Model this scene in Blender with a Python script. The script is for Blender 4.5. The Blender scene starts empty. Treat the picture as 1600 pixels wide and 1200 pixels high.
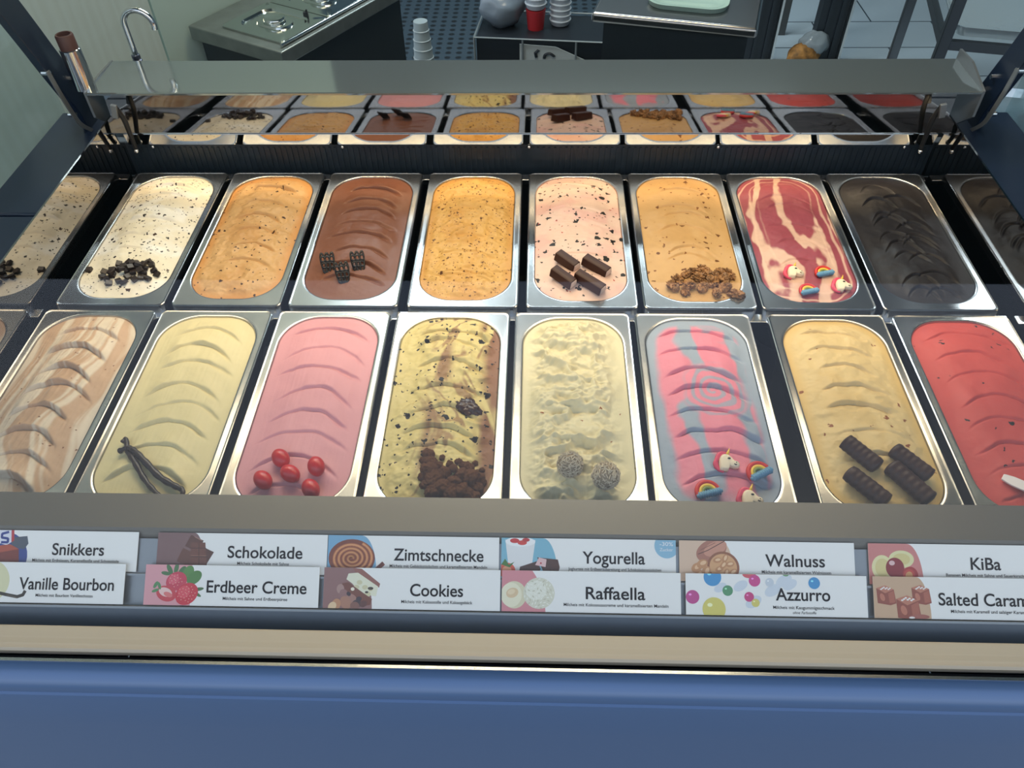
import bpy, bmesh, math, random
import numpy as np
from mathutils import Vector, Matrix, Euler

# ------------------------------------------------------------------ camera, world, lights
scene = bpy.context.scene
COL = scene.collection
cam_data = bpy.data.cameras.new('camera')
cam_data.sensor_fit = 'HORIZONTAL'
cam_data.sensor_width = 36.0
cam_data.lens = 1240.3 * 36.0 / 1600.0
cam_data.clip_start = 0.01
cam = bpy.data.objects.new('camera', cam_data)
COL.objects.link(cam)
cam.location = (0.70591, -0.87318, 0.76878)
cam.rotation_euler = (math.radians(43.177), math.radians(0.886), math.radians(1.571))
scene.camera = cam

world = bpy.data.worlds.new('street_sky')
scene.world = world
world.use_nodes = True
wn, wl = world.node_tree.nodes, world.node_tree.links
wn.clear()
w_out = wn.new('ShaderNodeOutputWorld')
w_bg = wn.new('ShaderNodeBackground')
w_tc = wn.new('ShaderNodeTexCoord')
w_sep = wn.new('ShaderNodeSeparateXYZ')
w_ramp = wn.new('ShaderNodeValToRGB')
wl.new(w_tc.outputs['Generated'], w_sep.inputs[0])
w_map = wn.new('ShaderNodeMapRange')
w_map.inputs['From Min'].default_value = -1
w_map.inputs['From Max'].default_value = 1
wl.new(w_sep.outputs['Z'], w_map.inputs['Value'])
wl.new(w_map.outputs[0], w_ramp.inputs[0])
els = w_ramp.color_ramp.elements
els[0].position = 0.0; els[0].color = (0.10, 0.13, 0.18, 1)
els[1].position = 1.0; els[1].color = (0.42, 0.58, 0.90, 1)
for pos, c in ((0.47, (0.20, 0.26, 0.34, 1)), (0.52, (0.50, 0.53, 0.56, 1)), (0.60, (0.68, 0.71, 0.76, 1)), (0.68, (0.88, 0.93, 1.02, 1))):
    e = els.new(pos); e.color = c
wl.new(w_ramp.outputs[0], w_bg.inputs['Color'])
w_bg.inputs['Strength'].default_value = 1.5
wl.new(w_bg.outputs[0], w_out.inputs[0])


def area_lamp(name, loc, rot, sx, sy, power, color, spread=180):
    d = bpy.data.lights.new(name, 'AREA')
    d.shape = 'RECTANGLE'; d.size = sx; d.size_y = sy
    d.energy = power; d.color = color; d.spread = math.radians(spread)
    o = bpy.data.objects.new(name, d)
    COL.objects.link(o)
    o.location = loc; o.rotation_euler = [math.radians(a) for a in rot]
    return o


# warm canopy bar and ceiling lamp, cool fills, LED strip under the rear shelf
area_lamp('canopy_light', (0.69, 0.088, 0.425), (-16, 0, 0), 1.46, 0.125, 4.9, (1.0, 0.78, 0.49))
area_lamp('ceiling_and_fill_light', (0.75, 1.10, 1.80), (-8, 0, 0), 1.4, 0.35, 21, (1.0, 0.84, 0.60))
area_lamp('ceiling_and_fill_light', (0.05, 1.9, 1.80), (0, 0, 0), 0.5, 0.3, 30, (0.84, 0.95, 1.0))  # unseen cool fill, added to brighten the left wall
area_lamp('ceiling_and_fill_light', (1.1, 3.0, 1.80), (0, 0, 0), 1.8, 0.3, 45, (0.80, 0.94, 1.0))  # unseen cool lamp, raised to brighten the dark shop background
area_lamp('shelf_led_strip', (0.69, 0.376, 0.131), (-22, 0, 0), 1.38, 0.006, 0.45, (1.0, 0.74, 0.44), 52)

scene.view_settings.view_transform = 'Standard'
scene.view_settings.look = 'None'
scene.view_settings.gamma = 1.0
scene.view_settings.use_curve_mapping = False
scene.view_settings.exposure = 0.0
scene.cycles.max_bounces = 10
scene.cycles.glossy_bounces = 5
scene.cycles.transparent_max_bounces = 16
scene.cycles.caustics_reflective = False
scene.cycles.caustics_refractive = False

FLOOR_Z = -0.95
rng = random.Random(11)


# ------------------------------------------------------------------ helpers
def s2l(c):
    c = c / 255.0
    return c / 12.92 if c <= 0.04045 else ((c + 0.055) / 1.055) ** 2.4


def rgb(r, g, b):
    return (s2l(r), s2l(g), s2l(b), 1.0)


def new_mat(name):
    m = bpy.data.materials.new(name)
    m.use_nodes = True
    nt = m.node_tree
    return m, nt.nodes, nt.links, nt.nodes['Principled BSDF']


def mat(name, color, rough=0.5, metal=0.0, spec=0.5, emit=None, noise=0.0, nscale=40, bump=0.0, bscale=200, bdist=0.001, stretch=None, coat=0.0):
    m, n, l, b = new_mat(name)
    b.inputs['Base Color'].default_value = color
    b.inputs['Roughness'].default_value = rough
    b.inputs['Metallic'].default_value = metal
    b.inputs['Specular IOR Level'].default_value = spec
    if coat:
        b.inputs['Coat Weight'].default_value = coat
    if emit:
        b.inputs['Emission Color'].default_value = emit[0]
        b.inputs['Emission Strength'].default_value = emit[1]
    if noise or bump:
        tc = n.new('ShaderNodeTexCoord')
        mp = n.new('ShaderNodeMapping')
        if stretch:
            mp.inputs['Scale'].default_value = stretch
        l.new(tc.outputs['Object'], mp.inputs[0])
    if noise:
        nz = n.new('ShaderNodeTexNoise'); nz.inputs['Scale'].default_value = nscale; nz.inputs['Detail'].default_value = 4
        l.new(mp.outputs[0], nz.inputs['Vector'])
        hs = n.new('ShaderNodeMapRange')
        hs.inputs['From Min'].default_value = 0.3; hs.inputs['From Max'].default_value = 0.7
        hs.inputs['To Min'].default_value = 1 - noise; hs.inputs['To Max'].default_value = 1 + noise
        l.new(nz.outputs[0], hs.inputs['Value'])
        vm = n.new('ShaderNodeVectorMath'); vm.operation = 'SCALE'
        vm.inputs[0].default_value = color[:3]
        l.new(hs.outputs[0], vm.inputs['Scale'])
        l.new(vm.outputs[0], b.inputs['Base Color'])
    if bump:
        nb = n.new('ShaderNodeTexNoise'); nb.inputs['Scale'].default_value = bscale; nb.inputs['Detail'].default_value = 5
        l.new(mp.outputs[0], nb.inputs['Vector'])
        bp = n.new('ShaderNodeBump'); bp.inputs['Strength'].default_value = bump; bp.inputs['Distance'].default_value = bdist
        l.new(nb.outputs[0], bp.inputs['Height'])
        l.new(bp.outputs[0], b.inputs['Normal'])
    return m


def glass_mat(name, tint, ior=1.45, rough=0.0):
    m = bpy.data.materials.new(name); m.use_nodes = True
    n, l = m.node_tree.nodes, m.node_tree.links
    n.clear()
    out = n.new('ShaderNodeOutputMaterial'); mx = n.new('ShaderNodeMixShader')
    tr = n.new('ShaderNodeBsdfTransparent'); gl = n.new('ShaderNodeBsdfGlossy'); fr = n.new('ShaderNodeFresnel')
    tr.inputs['Color'].default_value = tint
    gl.inputs['Roughness'].default_value = rough
    fr.inputs['IOR'].default_value = ior
    # the outside value of the index also on back faces, so that a pane reflects alike from both sides
    geo = n.new('ShaderNodeNewGeometry'); mt = n.new('ShaderNodeMath'); mt.operation = 'MULTIPLY_ADD'
    mt.inputs[1].default_value = 1.0 / ior - ior; mt.inputs[2].default_value = ior
    l.new(geo.outputs['Backfacing'], mt.inputs[0])
    l.new(mt.outputs[0], fr.inputs['IOR'])
    l.new(fr.outputs[0], mx.inputs[0]); l.new(tr.outputs[0], mx.inputs[1]); l.new(gl.outputs[0], mx.inputs[2])
    l.new(mx.outputs[0], out.inputs[0])
    return m


class MB:
    """Collects vertices and faces of one part; build() links it as ONE mesh object."""
    def __init__(self):
        self.v = []; self.f = []; self.mi = []; self.cur = 0

    def add(self, vs, fs):
        o = len(self.v)
        self.v += [tuple(p) for p in vs]
        self.f += [tuple(i + o for i in f) for f in fs]
        self.mi += [self.cur] * len(fs)
        return self

    def box(self, c, s, M=None):
        x, y, z = [a / 2 for a in s]
        vs = [Vector((sx * x, sy * y, sz * z)) for sx in (-1, 1) for sy in (-1, 1) for sz in (-1, 1)]
        if M is not None:
            vs = [M @ p for p in vs]
        c = Vector(c)
        vs = [p + c for p in vs]
        return self.add(vs, [(0, 1, 3, 2), (4, 6, 7, 5), (0, 4, 5, 1), (2, 3, 7, 6), (0, 2, 6, 4), (1, 5, 7, 3)])

    def loops(self, loops, cap0=True, cap1=True, closed=True):
        n = len(loops[0]); vs = [p for lp in loops for p in lp]; fs = []
        for i in range(len(loops) - 1):
            for j in range(n if closed else n - 1):
                k = (j + 1) % n
                fs.append((i * n + j, i * n + k, (i + 1) * n + k, (i + 1) * n + j))
        if cap0: fs.append(tuple(range(n - 1, -1, -1)))
        if cap1: fs.append(tuple((len(loops) - 1) * n + j for j in range(n)))
        return self.add(vs, fs)

    def profile_x(self, prof, x0, x1):
        """a closed (y, z) outline swept along x"""
        return self.loops([[(x0, y, z) for y, z in prof], [(x1, y, z) for y, z in prof]])

    def tube(self, path, r, n=12, cap=True, closed=False):
        path = [Vector(p) for p in path]; N = len(path); loops = []
        up = None
        for i, p in enumerate(path):
            a = path[(i - 1) % N] if (closed or i > 0) else p
            b = path[(i + 1) % N] if (closed or i < N - 1) else p
            t = (b - a).normalized()
            if up is None:
                ref = Vector((0, 0, 1)) if abs(t.z) < 0.9 else Vector((1, 0, 0))
                up = (ref - t * ref.dot(t)).normalized()
            else:
                up = (up - t * up.dot(t)).normalized()
            s = t.cross(up)
            rr = r[i] if isinstance(r, (list, tuple)) else r
            loops.append([p + (up * math.cos(2 * math.pi * k / n) + s * math.sin(2 * math.pi * k / n)) * rr for k in range(n)])
        if closed:
            loops.append(loops[0])
            return self.loops(loops, False, False)
        return self.loops(loops, cap, cap)

    def lathe(self, prof, n=24, c=(0, 0, 0)):
        return self.loops([[(c[0] + r * math.cos(2 * math.pi * k / n), c[1] + r * math.sin(2 * math.pi * k / n), c[2] + z) for k in range(n)] for r, z in prof])

    def ball(self, c, r, n=16, m=10, fn=None):
        rx, ry, rz = r if isinstance(r, (tuple, list)) else (r, r, r)
        loops = []
        for i in range(m + 1):
            th = math.pi * (0.02 + 0.96 * i / m)
            lp = []
            for k in range(n):
                ph = 2 * math.pi * k / n
                d = Vector((math.sin(th) * math.cos(ph), math.sin(th) * math.sin(ph), -math.cos(th)))
                q = fn(d) if fn else 1.0
                lp.append((c[0] + d.x * rx * q, c[1] + d.y * ry * q, c[2] + d.z * rz * q))
            loops.append(lp)
        return self.loops(loops)

    def pillow(self, outline, h, base=0.0, steps=6):
        cx = sum(p[0] for p in outline) / len(outline); cy = sum(p[1] for p in outline) / len(outline)
        loops = [[(x, y, base) for x, y in outline]]
        for i in range(1, steps + 1):
            a = math.pi / 2 * i / steps
            s = 0.72 + 0.28 * math.cos(a) if i < steps else 0.72
            z = base + h * (0.35 + 0.65 * math.sin(a))
            loops.append([(cx + (x - cx) * s, cy + (y - cy) * s, z) for x, y in outline])
        loops.append([(cx + (x - cx) * 0.3, cy + (y - cy) * 0.3, base + h * 1.05) for x, y in outline])
        return self.loops(loops)

    def build(self, name, material, parent=None, smooth=False, bevel=0.0, M=None, angle=40, loc=None, rot=None):
        me = bpy.data.meshes.new(name)
        vs = self.v if M is None else [tuple(M @ Vector(p)) for p in self.v]
        me.from_pydata(vs, [], self.f)
        mats = material if isinstance(material, (list, tuple)) else [material]
        for mm in mats:
            me.materials.append(mm)
        if len(mats) > 1:
            me.polygons.foreach_set('material_index', self.mi)
        bm = bmesh.new(); bm.from_mesh(me)
        bmesh.ops.recalc_face_normals(bm, faces=bm.faces)
        bm.to_mesh(me); bm.free()
        o = bpy.data.objects.new(name, me)
        COL.objects.link(o)
        if loc is not None: o.location = loc
        if rot is not None: o.rotation_euler = rot
        if parent is not None:
            o.parent = parent
        if bevel:
            md = o.modifiers.new('bevel', 'BEVEL'); md.width = bevel; md.segments = 3; md.limit_method = 'ANGLE'; md.angle_limit = math.radians(35)
        if smooth or bevel:
            me.polygons.foreach_set('use_smooth', [True] * len(me.polygons))
            if not smooth or angle < 180:
                try:
                    me.set_sharp_from_angle(angle=math.radians(angle))
                except Exception:
                    pass
        return o


def tag(o, label=None, cat=None, group=None, kind=None):
    if label: o['label'] = label
    if cat: o['category'] = cat
    if group: o['group'] = group
    if kind: o['kind'] = kind
    return o


def thing(name, label, cat, loc=(0, 0, 0), rot=(0, 0, 0), group=None):
    o = bpy.data.objects.new(name, None)
    o.empty_display_size = 0.02
    COL.objects.link(o)
    o.location = loc; o.rotation_euler = rot
    return tag(o, label, cat, group)


def copy_thing(o, parent=None):
    c = o.copy(); COL.objects.link(c)
    if parent is not None:
        c.parent = parent
    for ch in list(o.children):
        copy_thing(ch, c)
    return c


def rrect(w, l, r, n=10, cx=0, cy=0):
    pts = []
    for (sx, sy, a0) in ((1, 1, 0), (-1, 1, 90), (-1, -1, 180), (1, -1, 270)):
        for k in range(n + 1):
            a = math.radians(a0 + 90 * k / n)
            pts.append((cx + sx * (w / 2 - r) + r * math.cos(a), cy + sy * (l / 2 - r) + r * math.sin(a)))
    return pts


# value noise for the modelled surfaces
_perm = np.random.RandomState(5).rand(256, 256)


def vnoise(x, y, seed=0):
    x = np.asarray(x, float) + seed * 17.31; y = np.asarray(y, float) + seed * 9.77
    xi = np.floor(x).astype(int); yi = np.floor(y).astype(int)
    fx = x - xi; fy = y - yi
    fx = fx * fx * (3 - 2 * fx); fy = fy * fy * (3 - 2 * fy)
    g = lambda a, b: _perm[a % 256, b % 256]
    return (g(xi, yi) * (1 - fx) + g(xi + 1, yi) * fx) * (1 - fy) + (g(xi, yi + 1) * (1 - fx) + g(xi + 1, yi + 1) * fx) * fy


def fbm(x, y, seed=0, octv=4):
    s = 0; a = 0.5; t = 0
    for i in range(octv):
        s = s + a * vnoise(np.asarray(x) * 2 ** i, np.asarray(y) * 2 ** i, seed + i); t += a; a *= 0.5
    return s / t


def sstep(a, b, x):
    t = np.clip((x - a) / (b - a), 0, 1)
    return t * t * (3 - 2 * t)


# ------------------------------------------------------------------ materials
M_STEEL = mat('pan_steel', (0.43, 0.44, 0.45, 1), 0.22, 1.0, bump=0.06, bscale=30, bdist=0.002, noise=0.10, nscale=25)
M_MIRROR = mat('polished_steel', (0.40, 0.385, 0.38, 1), 0.03, 1.0, bump=0.03, bscale=6, bdist=0.004)
M_LIP = mat('polished_steel_lip', (0.72, 0.70, 0.66, 1), 0.03, 1.0)
M_SHELF = mat('satin_shelf_steel', (0.34, 0.39, 0.41, 1), 0.08, 0.75, bump=0.02, bscale=60, bdist=0.001)
M_LEDGE = mat('brushed_grey_steel', (0.15, 0.147, 0.138, 1), 0.50, 0.5, bump=0.10, bscale=900, bdist=0.0004, noise=0.08, nscale=900)
M_HOLDER = mat('grey_aluminium', (0.24, 0.26, 0.28, 1), 0.38, 0.6)
M_TROUGH = mat('dark_grey_channel', (0.09, 0.11, 0.14, 1), 0.35, 0.3)
M_CREAM = mat('cream_strip', rgb(206, 190, 165), 0.38, 0.0)
M_BLACK = mat('black_gasket', (0.006, 0.007, 0.009, 1), 0.6)
M_PANEL = mat('blue_grey_enamel', (0.085, 0.155, 0.29, 1), 0.30, 0.35, coat=0.4)
M_TRIM = mat('bright_trim', (0.8, 0.8, 0.78, 1), 0.2, 1.0)
M_DARKBLUE = mat('dark_blue_plastic', rgb(16, 30, 54), 0.35, 0.0)
M_BAND = mat('dark_rear_grille', rgb(24, 36, 48), 0.45, 0.2)
M_TANK = mat('tank_steel', (0.10, 0.11, 0.12, 1), 0.35, 0.8)
M_CHROME = mat('chrome', (0.72, 0.73, 0.75, 1), 0.10, 1.0)
M_BROWNCAP = mat('brown_rubber', rgb(86, 56, 52), 0.5)
M_GLASS = glass_mat('front_glass', (0.965, 0.978, 0.972, 1), 1.34)
M_SIDEGLASS = glass_mat('side_glass', (0.90, 0.95, 0.95, 1), 1.40)
M_PAPER = mat('sign_card', rgb(244, 243, 240), 0.35, 0.0, coat=0.15)
M_INK = mat('dark_ink', (0.006, 0.007, 0.014, 1), 0.6, spec=0.15)
M_INKGREY = mat('grey_ink', (0.10, 0.10, 0.10, 1), 0.5)


def ice_mat(name, c1, c2=None, speck=None, mott=0.05, rough=0.5, grain=0.25, edge=None):
    """c1/c2 mixed by the modelled 'swirl' attribute; speck = list of (colour, scale, size, share)"""
    m, n, l, b = new_mat(name)
    b.inputs['Roughness'].default_value = rough
    b.inputs['Specular IOR Level'].default_value = 0.28
    tc = n.new('ShaderNodeTexCoord')
    at = n.new('ShaderNodeAttribute'); at.attribute_name = 'swirl'
    mx = n.new('ShaderNodeMix'); mx.data_type = 'RGBA'
    mx.inputs[6].default_value = c1; mx.inputs[7].default_value = c2 or c1
    l.new(at.outputs['Fac'], mx.inputs[0])
    cur = mx.outputs[2]
    nz = n.new('ShaderNodeTexNoise'); nz.inputs['Scale'].default_value = 55; nz.inputs['Detail'].default_value = 5
    l.new(tc.outputs['Object'], nz.inputs['Vector'])
    mr = n.new('ShaderNodeMapRange'); mr.inputs['From Min'].default_value = 0.3; mr.inputs['From Max'].default_value = 0.7
    mr.inputs['To Min'].default_value = 1 - mott; mr.inputs['To Max'].default_value = 1 + mott
    l.new(nz.outputs[0], mr.inputs['Value'])
    vm = n.new('ShaderNodeVectorMath'); vm.operation = 'SCALE'
    l.new(cur, vm.inputs[0]); l.new(mr.outputs[0], vm.inputs['Scale'])
    cur = vm.outputs[0]
    if edge:
        ae = n.new('ShaderNodeAttribute'); ae.attribute_name = 'rim'
        me = n.new('ShaderNodeMix'); me.data_type = 'RGBA'
        me.inputs[7].default_value = edge
        l.new(ae.outputs['Fac'], me.inputs[0]); l.new(cur, me.inputs[6])
        cur = me.outputs[2]
    for k, (col, sc, size, share) in enumerate(speck or []):
        nd = n.new('ShaderNodeTexNoise'); nd.inputs['Scale'].default_value = sc * 1.7
        l.new(tc.outputs['Object'], nd.inputs['Vector'])
        ad = n.new('ShaderNodeVectorMath'); ad.operation = 'MULTIPLY_ADD'
        ad.inputs[1].default_value = (1.1 / sc, 1.1 / sc, 0)
        ad.inputs[2].default_value = (0, 0, 0)
        l.new(nd.outputs['Color'], ad.inputs[0])
        av = n.new('ShaderNodeVectorMath'); av.operation = 'ADD'
        l.new(tc.outputs['Object'], av.inputs[0]); l.new(ad.outputs[0], av.inputs[1])
        fl = n.new('ShaderNodeVectorMath'); fl.operation = 'MULTIPLY_ADD'
        fl.inputs[1].default_value = (1, 1, 0); fl.inputs[2].default_value = (k * 0.7, 0.13, 0.013)
        l.new(av.outputs[0], fl.inputs[0])
        vo = n.new('ShaderNodeTexVoronoi'); vo.inputs['Scale'].default_value = sc
        l.new(fl.outputs[0], vo.inputs['Vector'])
        sp = n.new('ShaderNodeSeparateColor'); l.new(vo.outputs['Color'], sp.inputs[0])
        lt = n.new('ShaderNodeMath'); lt.operation = 'LESS_THAN'; lt.inputs[1].default_value = share
        l.new(sp.outputs[0], lt.inputs[0])
        sz = n.new('ShaderNodeMath'); sz.operation = 'MULTIPLY_ADD'; sz.inputs[1].default_value = size * 0.8; sz.inputs[2].default_value = size * 0.4
        l.new(sp.outputs[1], sz.inputs[0])
        ds = n.new('ShaderNodeMath'); ds.operation = 'LESS_THAN'
        l.new(vo.outputs['Distance'], ds.inputs[0]); l.new(sz.outputs[0], ds.inputs[1])
        ml = n.new('ShaderNodeMath'); ml.operation = 'MULTIPLY'
        l.new(lt.outputs[0], ml.inputs[0]); l.new(ds.outputs[0], ml.inputs[1])
        m2 = n.new('ShaderNodeMix'); m2.data_type = 'RGBA'
        m2.inputs[7].default_value = col
        l.new(ml.outputs[0], m2.inputs[0]); l.new(cur, m2.inputs[6])
        cur = m2.outputs[2]
    l.new(cur, b.inputs['Base Color'])
    nb = n.new('ShaderNodeTexNoise'); nb.inputs['Scale'].default_value = 420; nb.inputs['Detail'].default_value = 4
    l.new(tc.outputs['Object'], nb.inputs['Vector'])
    bp = n.new('ShaderNodeBump'); bp.inputs['Strength'].default_value = grain; bp.inputs['Distance'].default_value = 0.0006
    l.new(nb.outputs[0], bp.inputs['Height']); l.new(bp.outputs[0], b.inputs['Normal'])
    return m


def ic(r, g, b):
    """ice cream tone as it looks under the warm lamps -> base colour"""
    return (min(s2l(r) / 1.12, .93), min(s2l(g) / 1.10, .93), min(s2l(b) / 1.0, .93), 1)


# ------------------------------------------------------------------ room
M_WOODWALL, n_, l_, b_ = new_mat('pale_wood_grain_wall')
tc_ = n_.new('ShaderNodeTexCoord'); mp_ = n_.new('ShaderNodeMapping'); mp_.inputs['Scale'].default_value = (1, 1, 0.12)
wv_ = n_.new('ShaderNodeTexWave'); wv_.inputs['Scale'].default_value = 26; wv_.inputs['Distortion'].default_value = 5; wv_.inputs['Detail'].default_value = 3; wv_.inputs['Detail Scale'].default_value = 1.2
l_.new(tc_.outputs['Object'], mp_.inputs[0]); l_.new(mp_.outputs[0], wv_.inputs['Vector'])
rp_ = n_.new('ShaderNodeValToRGB'); rp_.color_ramp.elements[0].color = rgb(204, 217, 208); rp_.color_ramp.elements[1].color = rgb(208, 222, 214)
l_.new(wv_.outputs['Fac'], rp_.inputs[0]); l_.new(rp_.outputs[0], b_.inputs['Base Color'])
bp_ = n_.new('ShaderNodeBump'); bp_.inputs['Strength'].default_value = 0.2; bp_.inputs['Distance'].default_value = 0.0015
l_.new(wv_.outputs['Fac'], bp_.inputs['Height']); l_.new(bp_.outputs[0], b_.inputs['Normal'])
b_.inputs['Roughness'].default_value = 0.45

M_TEALWALL = mat('pale_teal_panel', rgb(192, 214, 204), 0.25)
M_GREYWALL = mat('grey_blue_wall', rgb(120, 140, 150), 0.6)
M_CEIL = mat('ceiling_paint', rgb(104, 124, 128), 0.8)
M_FLOOR, n_, l_, b_ = new_mat('floor_tiles')
tc_ = n_.new('ShaderNodeTexCoord'); bk_ = n_.new('ShaderNodeTexBrick')
bk_.offset = 0.5; bk_.inputs['Scale'].default_value = 1.0
bk_.inputs['Brick Width'].default_value = 0.6; bk_.inputs['Row Height'].default_value = 0.3; bk_.inputs['Mortar Size'].default_value = 0.004
bk_.inputs['Color1'].default_value = rgb(172, 182, 188); bk_.inputs['Color2'].default_value = rgb(162, 174, 182); bk_.inputs['Mortar'].default_value = rgb(50, 56, 64)
l_.new(tc_.outputs['Object'], bk_.inputs['Vector']); l_.new(bk_.outputs['Color'], b_.inputs['Base Color']); b_.inputs['Roughness'].default_value = 0.4

M_DOTREFL, n_, l_, b_ = new_mat('painted_dot_reflection')  # dots painted in for the perforated awning's reflection in the front glass
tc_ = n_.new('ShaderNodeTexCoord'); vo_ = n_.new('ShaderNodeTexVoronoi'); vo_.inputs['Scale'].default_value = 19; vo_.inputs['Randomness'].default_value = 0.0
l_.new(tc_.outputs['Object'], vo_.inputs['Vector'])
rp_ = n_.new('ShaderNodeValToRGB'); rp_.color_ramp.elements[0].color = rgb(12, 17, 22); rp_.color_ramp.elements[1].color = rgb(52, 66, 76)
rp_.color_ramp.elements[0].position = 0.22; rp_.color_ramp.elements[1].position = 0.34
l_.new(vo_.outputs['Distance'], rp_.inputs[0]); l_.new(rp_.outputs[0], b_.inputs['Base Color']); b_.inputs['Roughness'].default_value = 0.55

KR = math.radians(-29.5)                       # the kitchen stands turned to the display case
KD = Vector((math.sin(-KR), math.cos(-KR), 0))  # "into the shop" along its left wall
KN = Vector((KD.y, -KD.x, 0))                   # to the right


def wall_strip(name, p0, p1, z0, z1, t, m):
    p0 = Vector(p0); p1 = Vector(p1); d = p1 - p0
    b = MB(); ang = math.atan2(d.y, d.x)
    b.box(((p0.x + p1.x) / 2, (p0.y + p1.y) / 2, (z0 + z1) / 2), (d.length, t, z1 - z0), Matrix.Rotation(ang, 3, 'Z'))
    o = b.build(name, m); tag(o, kind='structure')
    return o


W0 = Vector((-0.225, 1.045, 0))                # seam of the left wall, beside the counter
wall_strip('wall_left', W0 - KD * 2.2, W0, FLOOR_Z, 2.0, 0.02, M_WOODWALL)
wall_strip('wall_left_panel', W0 + KD * 0.006, W0 + KD * 0.56, FLOOR_Z, 2.0, 0.02, M_TEALWALL)
wall_strip('wall_back', (-1.5, 5.1, 0), (4.2, 5.1, 0), FLOOR_Z, 2.0, 0.04, M_GREYWALL)
wall_strip('wall_right', (3.4, -0.9, 0), (3.4, 5.1, 0), FLOOR_Z, 2.0, 0.04, M_GREYWALL)
fl = MB().box((1.0, 2.3, FLOOR_Z - 0.02), (6.0, 5.84, 0.04)).build('floor', M_FLOOR); tag(fl, kind='structure')
pv = MB().box((1.0, -2.12, FLOOR_Z - 0.02), (8.0, 3.0, 0.04)).build('floor_pavement', mat('pavement_grey', rgb(150, 150, 148), 0.8)); tag(pv, kind='structure')
ce = MB().box((1.0, 2.1, 2.02), (6.0, 6.4, 0.04)).build('ceiling', M_CEIL); tag(ce, kind='structure')  # overhang added at the front to darken reflections in the front glass

# ------------------------------------------------------------------ the display case
X0, X1 = -0.19, 1.56
case = thing('ice_cream_display_case', 'long glass fronted ice cream display case with blue front panel and steel rear shelf', 'display case', (0.69, 0, FLOOR_Z))


def part(mb, name, m, label=None, parent=None, **k):
    o = mb.build(name, m, None, **k)
    par = parent or case
    o.parent = par
    if par is case:
        o.matrix_parent_inverse = Matrix.Translation((-0.69, 0, -FLOOR_Z))
    if label: o['label'] = label
    return o


# front panel: bright lip, rounded shoulder, seam, long enamel face
prof = [(-0.5405, -0.006)]
for k in range(9):
    a = math.radians(90 * k / 8)
    prof.append((-0.5435 - 0.0025 * 0 - 0.024 * math.sin(a) * 0.95, 0.0 - 0.012 * (1 - math.cos(a))))
prof = [(-0.5405, -0.03), (-0.5405, 0.0), (-0.5435, 0.0015), (-0.552, -0.0005), (-0.559, -0.004), (-0.5635, -0.009), (-0.566, -0.016), (-0.566, -0.03)]
part(MB().profile_x(prof, X0, X1), 'panel_shoulder', M_PANEL, smooth=True, angle=35)
part(MB().profile_x([(-0.5398, -0.004), (-0.5398, 0.0022), (-0.5432, 0.0028), (-0.5432, -0.004)], X0, X1), 'trim_strip', M_TRIM, 'thin bright trim strip')
face = [(-0.5645, -0.018), (-0.5685, -0.0195), (-0.571, -0.026), (-0.576, -0.08), (-0.582, -0.16), (-0.588, -0.30), (-0.59, -0.5), (-0.59, FLOOR_Z + 0.08), (-0.55, FLOOR_Z + 0.08), (-0.55, -0.03)]
part(MB().profile_x(face, X0, X1), 'front_panel', M_PANEL, smooth=True, angle=40)
part(MB().box((0.685, -0.02, FLOOR_Z + 0.04), (1.7, 0.98, 0.08)), 'plinth', M_BLACK)
part(MB().box((X0 + 0.012, -0.02, -0.46), (0.02, 1.03, 0.82)), 'end_panel', M_PANEL)
part(MB().box((X1 - 0.012, -0.02, -0.46), (0.02, 1.03, 0.82)), 'end_panel', M_PANEL)
part(MB().box((0.685, 0.49, -0.44), (1.70, 0.02, 0.86)), 'rear_panel', M_TANK)

# ledge in front of the pans, sloping sign board with two rails, dark channel, cream strip
th = math.radians(35)
SD = Vector((0, math.cos(th), math.sin(th))); SN = Vector((0, -math.sin(th), math.cos(th)))
SF = Vector((0, -0.479, 0.0))


def sp(t, off):
    p = SF + SD * t + SN * off
    return (p.y, p.z)


led = [(-0.3655, 0.0395), (-0.3655, 0.042), (-0.41, 0.0425), sp(0.0735, -0.008), sp(0.066, -0.0125), (-0.40, 0.030), (-0.372, 0.030), (-0.372, 0.0395)]
part(MB().profile_x(led, X0 + .02, X1 - .02), 'front_ledge', M_LEDGE)
part(MB().profile_x([sp(-0.004, -0.0076), sp(0.069, -0.0076), sp(0.069, -0.0105), sp(-0.004, -0.0105)], X0 + .02, X1 - .02), 'sign_board', M_HOLDER)
for t0 in (0.0, 0.0335):
    off = 0.0 if t0 == 0 else -0.005
    part(MB().profile_x([sp(t0 - 0.0035, off - 0.0075), sp(t0 - 0.0035, off + 0.0022), sp(t0 - 0.0012, off + 0.0022), sp(t0 - 0.0008, off - 0.0012), sp(t0 - 0.0008, off - 0.0075)][::1], X0 + .02, X1 - .02), 'sign_rail', M_HOLDER)
tro = [sp(-0.004, -0.0095), (-0.4855, -0.016), (-0.492, -0.024), (-0.499, -0.022), (-0.5028, -0.012), (-0.5035, -0.002), (-0.5035, -0.03), (-0.478, -0.03)]
part(MB().profile_x(tro, X0 + .02, X1 - .02), 'dark_channel', M_TROUGH, smooth=True, angle=50)
part(MB().profile_x([(-0.5035, -0.008), (-0.5035, -0.0005), (-0.505, 0.0008), (-0.5285, 0.0008), (-0.531, -0.001), (-0.531, -0.008)], X0 + .02, X1 - .02), 'cream_strip', M_CREAM, 'flat cream coloured strip')
part(MB().profile_x([(-0.531, -0.030), (-0.531, -0.012), (-0.5405, -0.012), (-0.5405, -0.030)], X0 + .02, X1 - .02), 'glass_gasket', M_BLACK)

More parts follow.
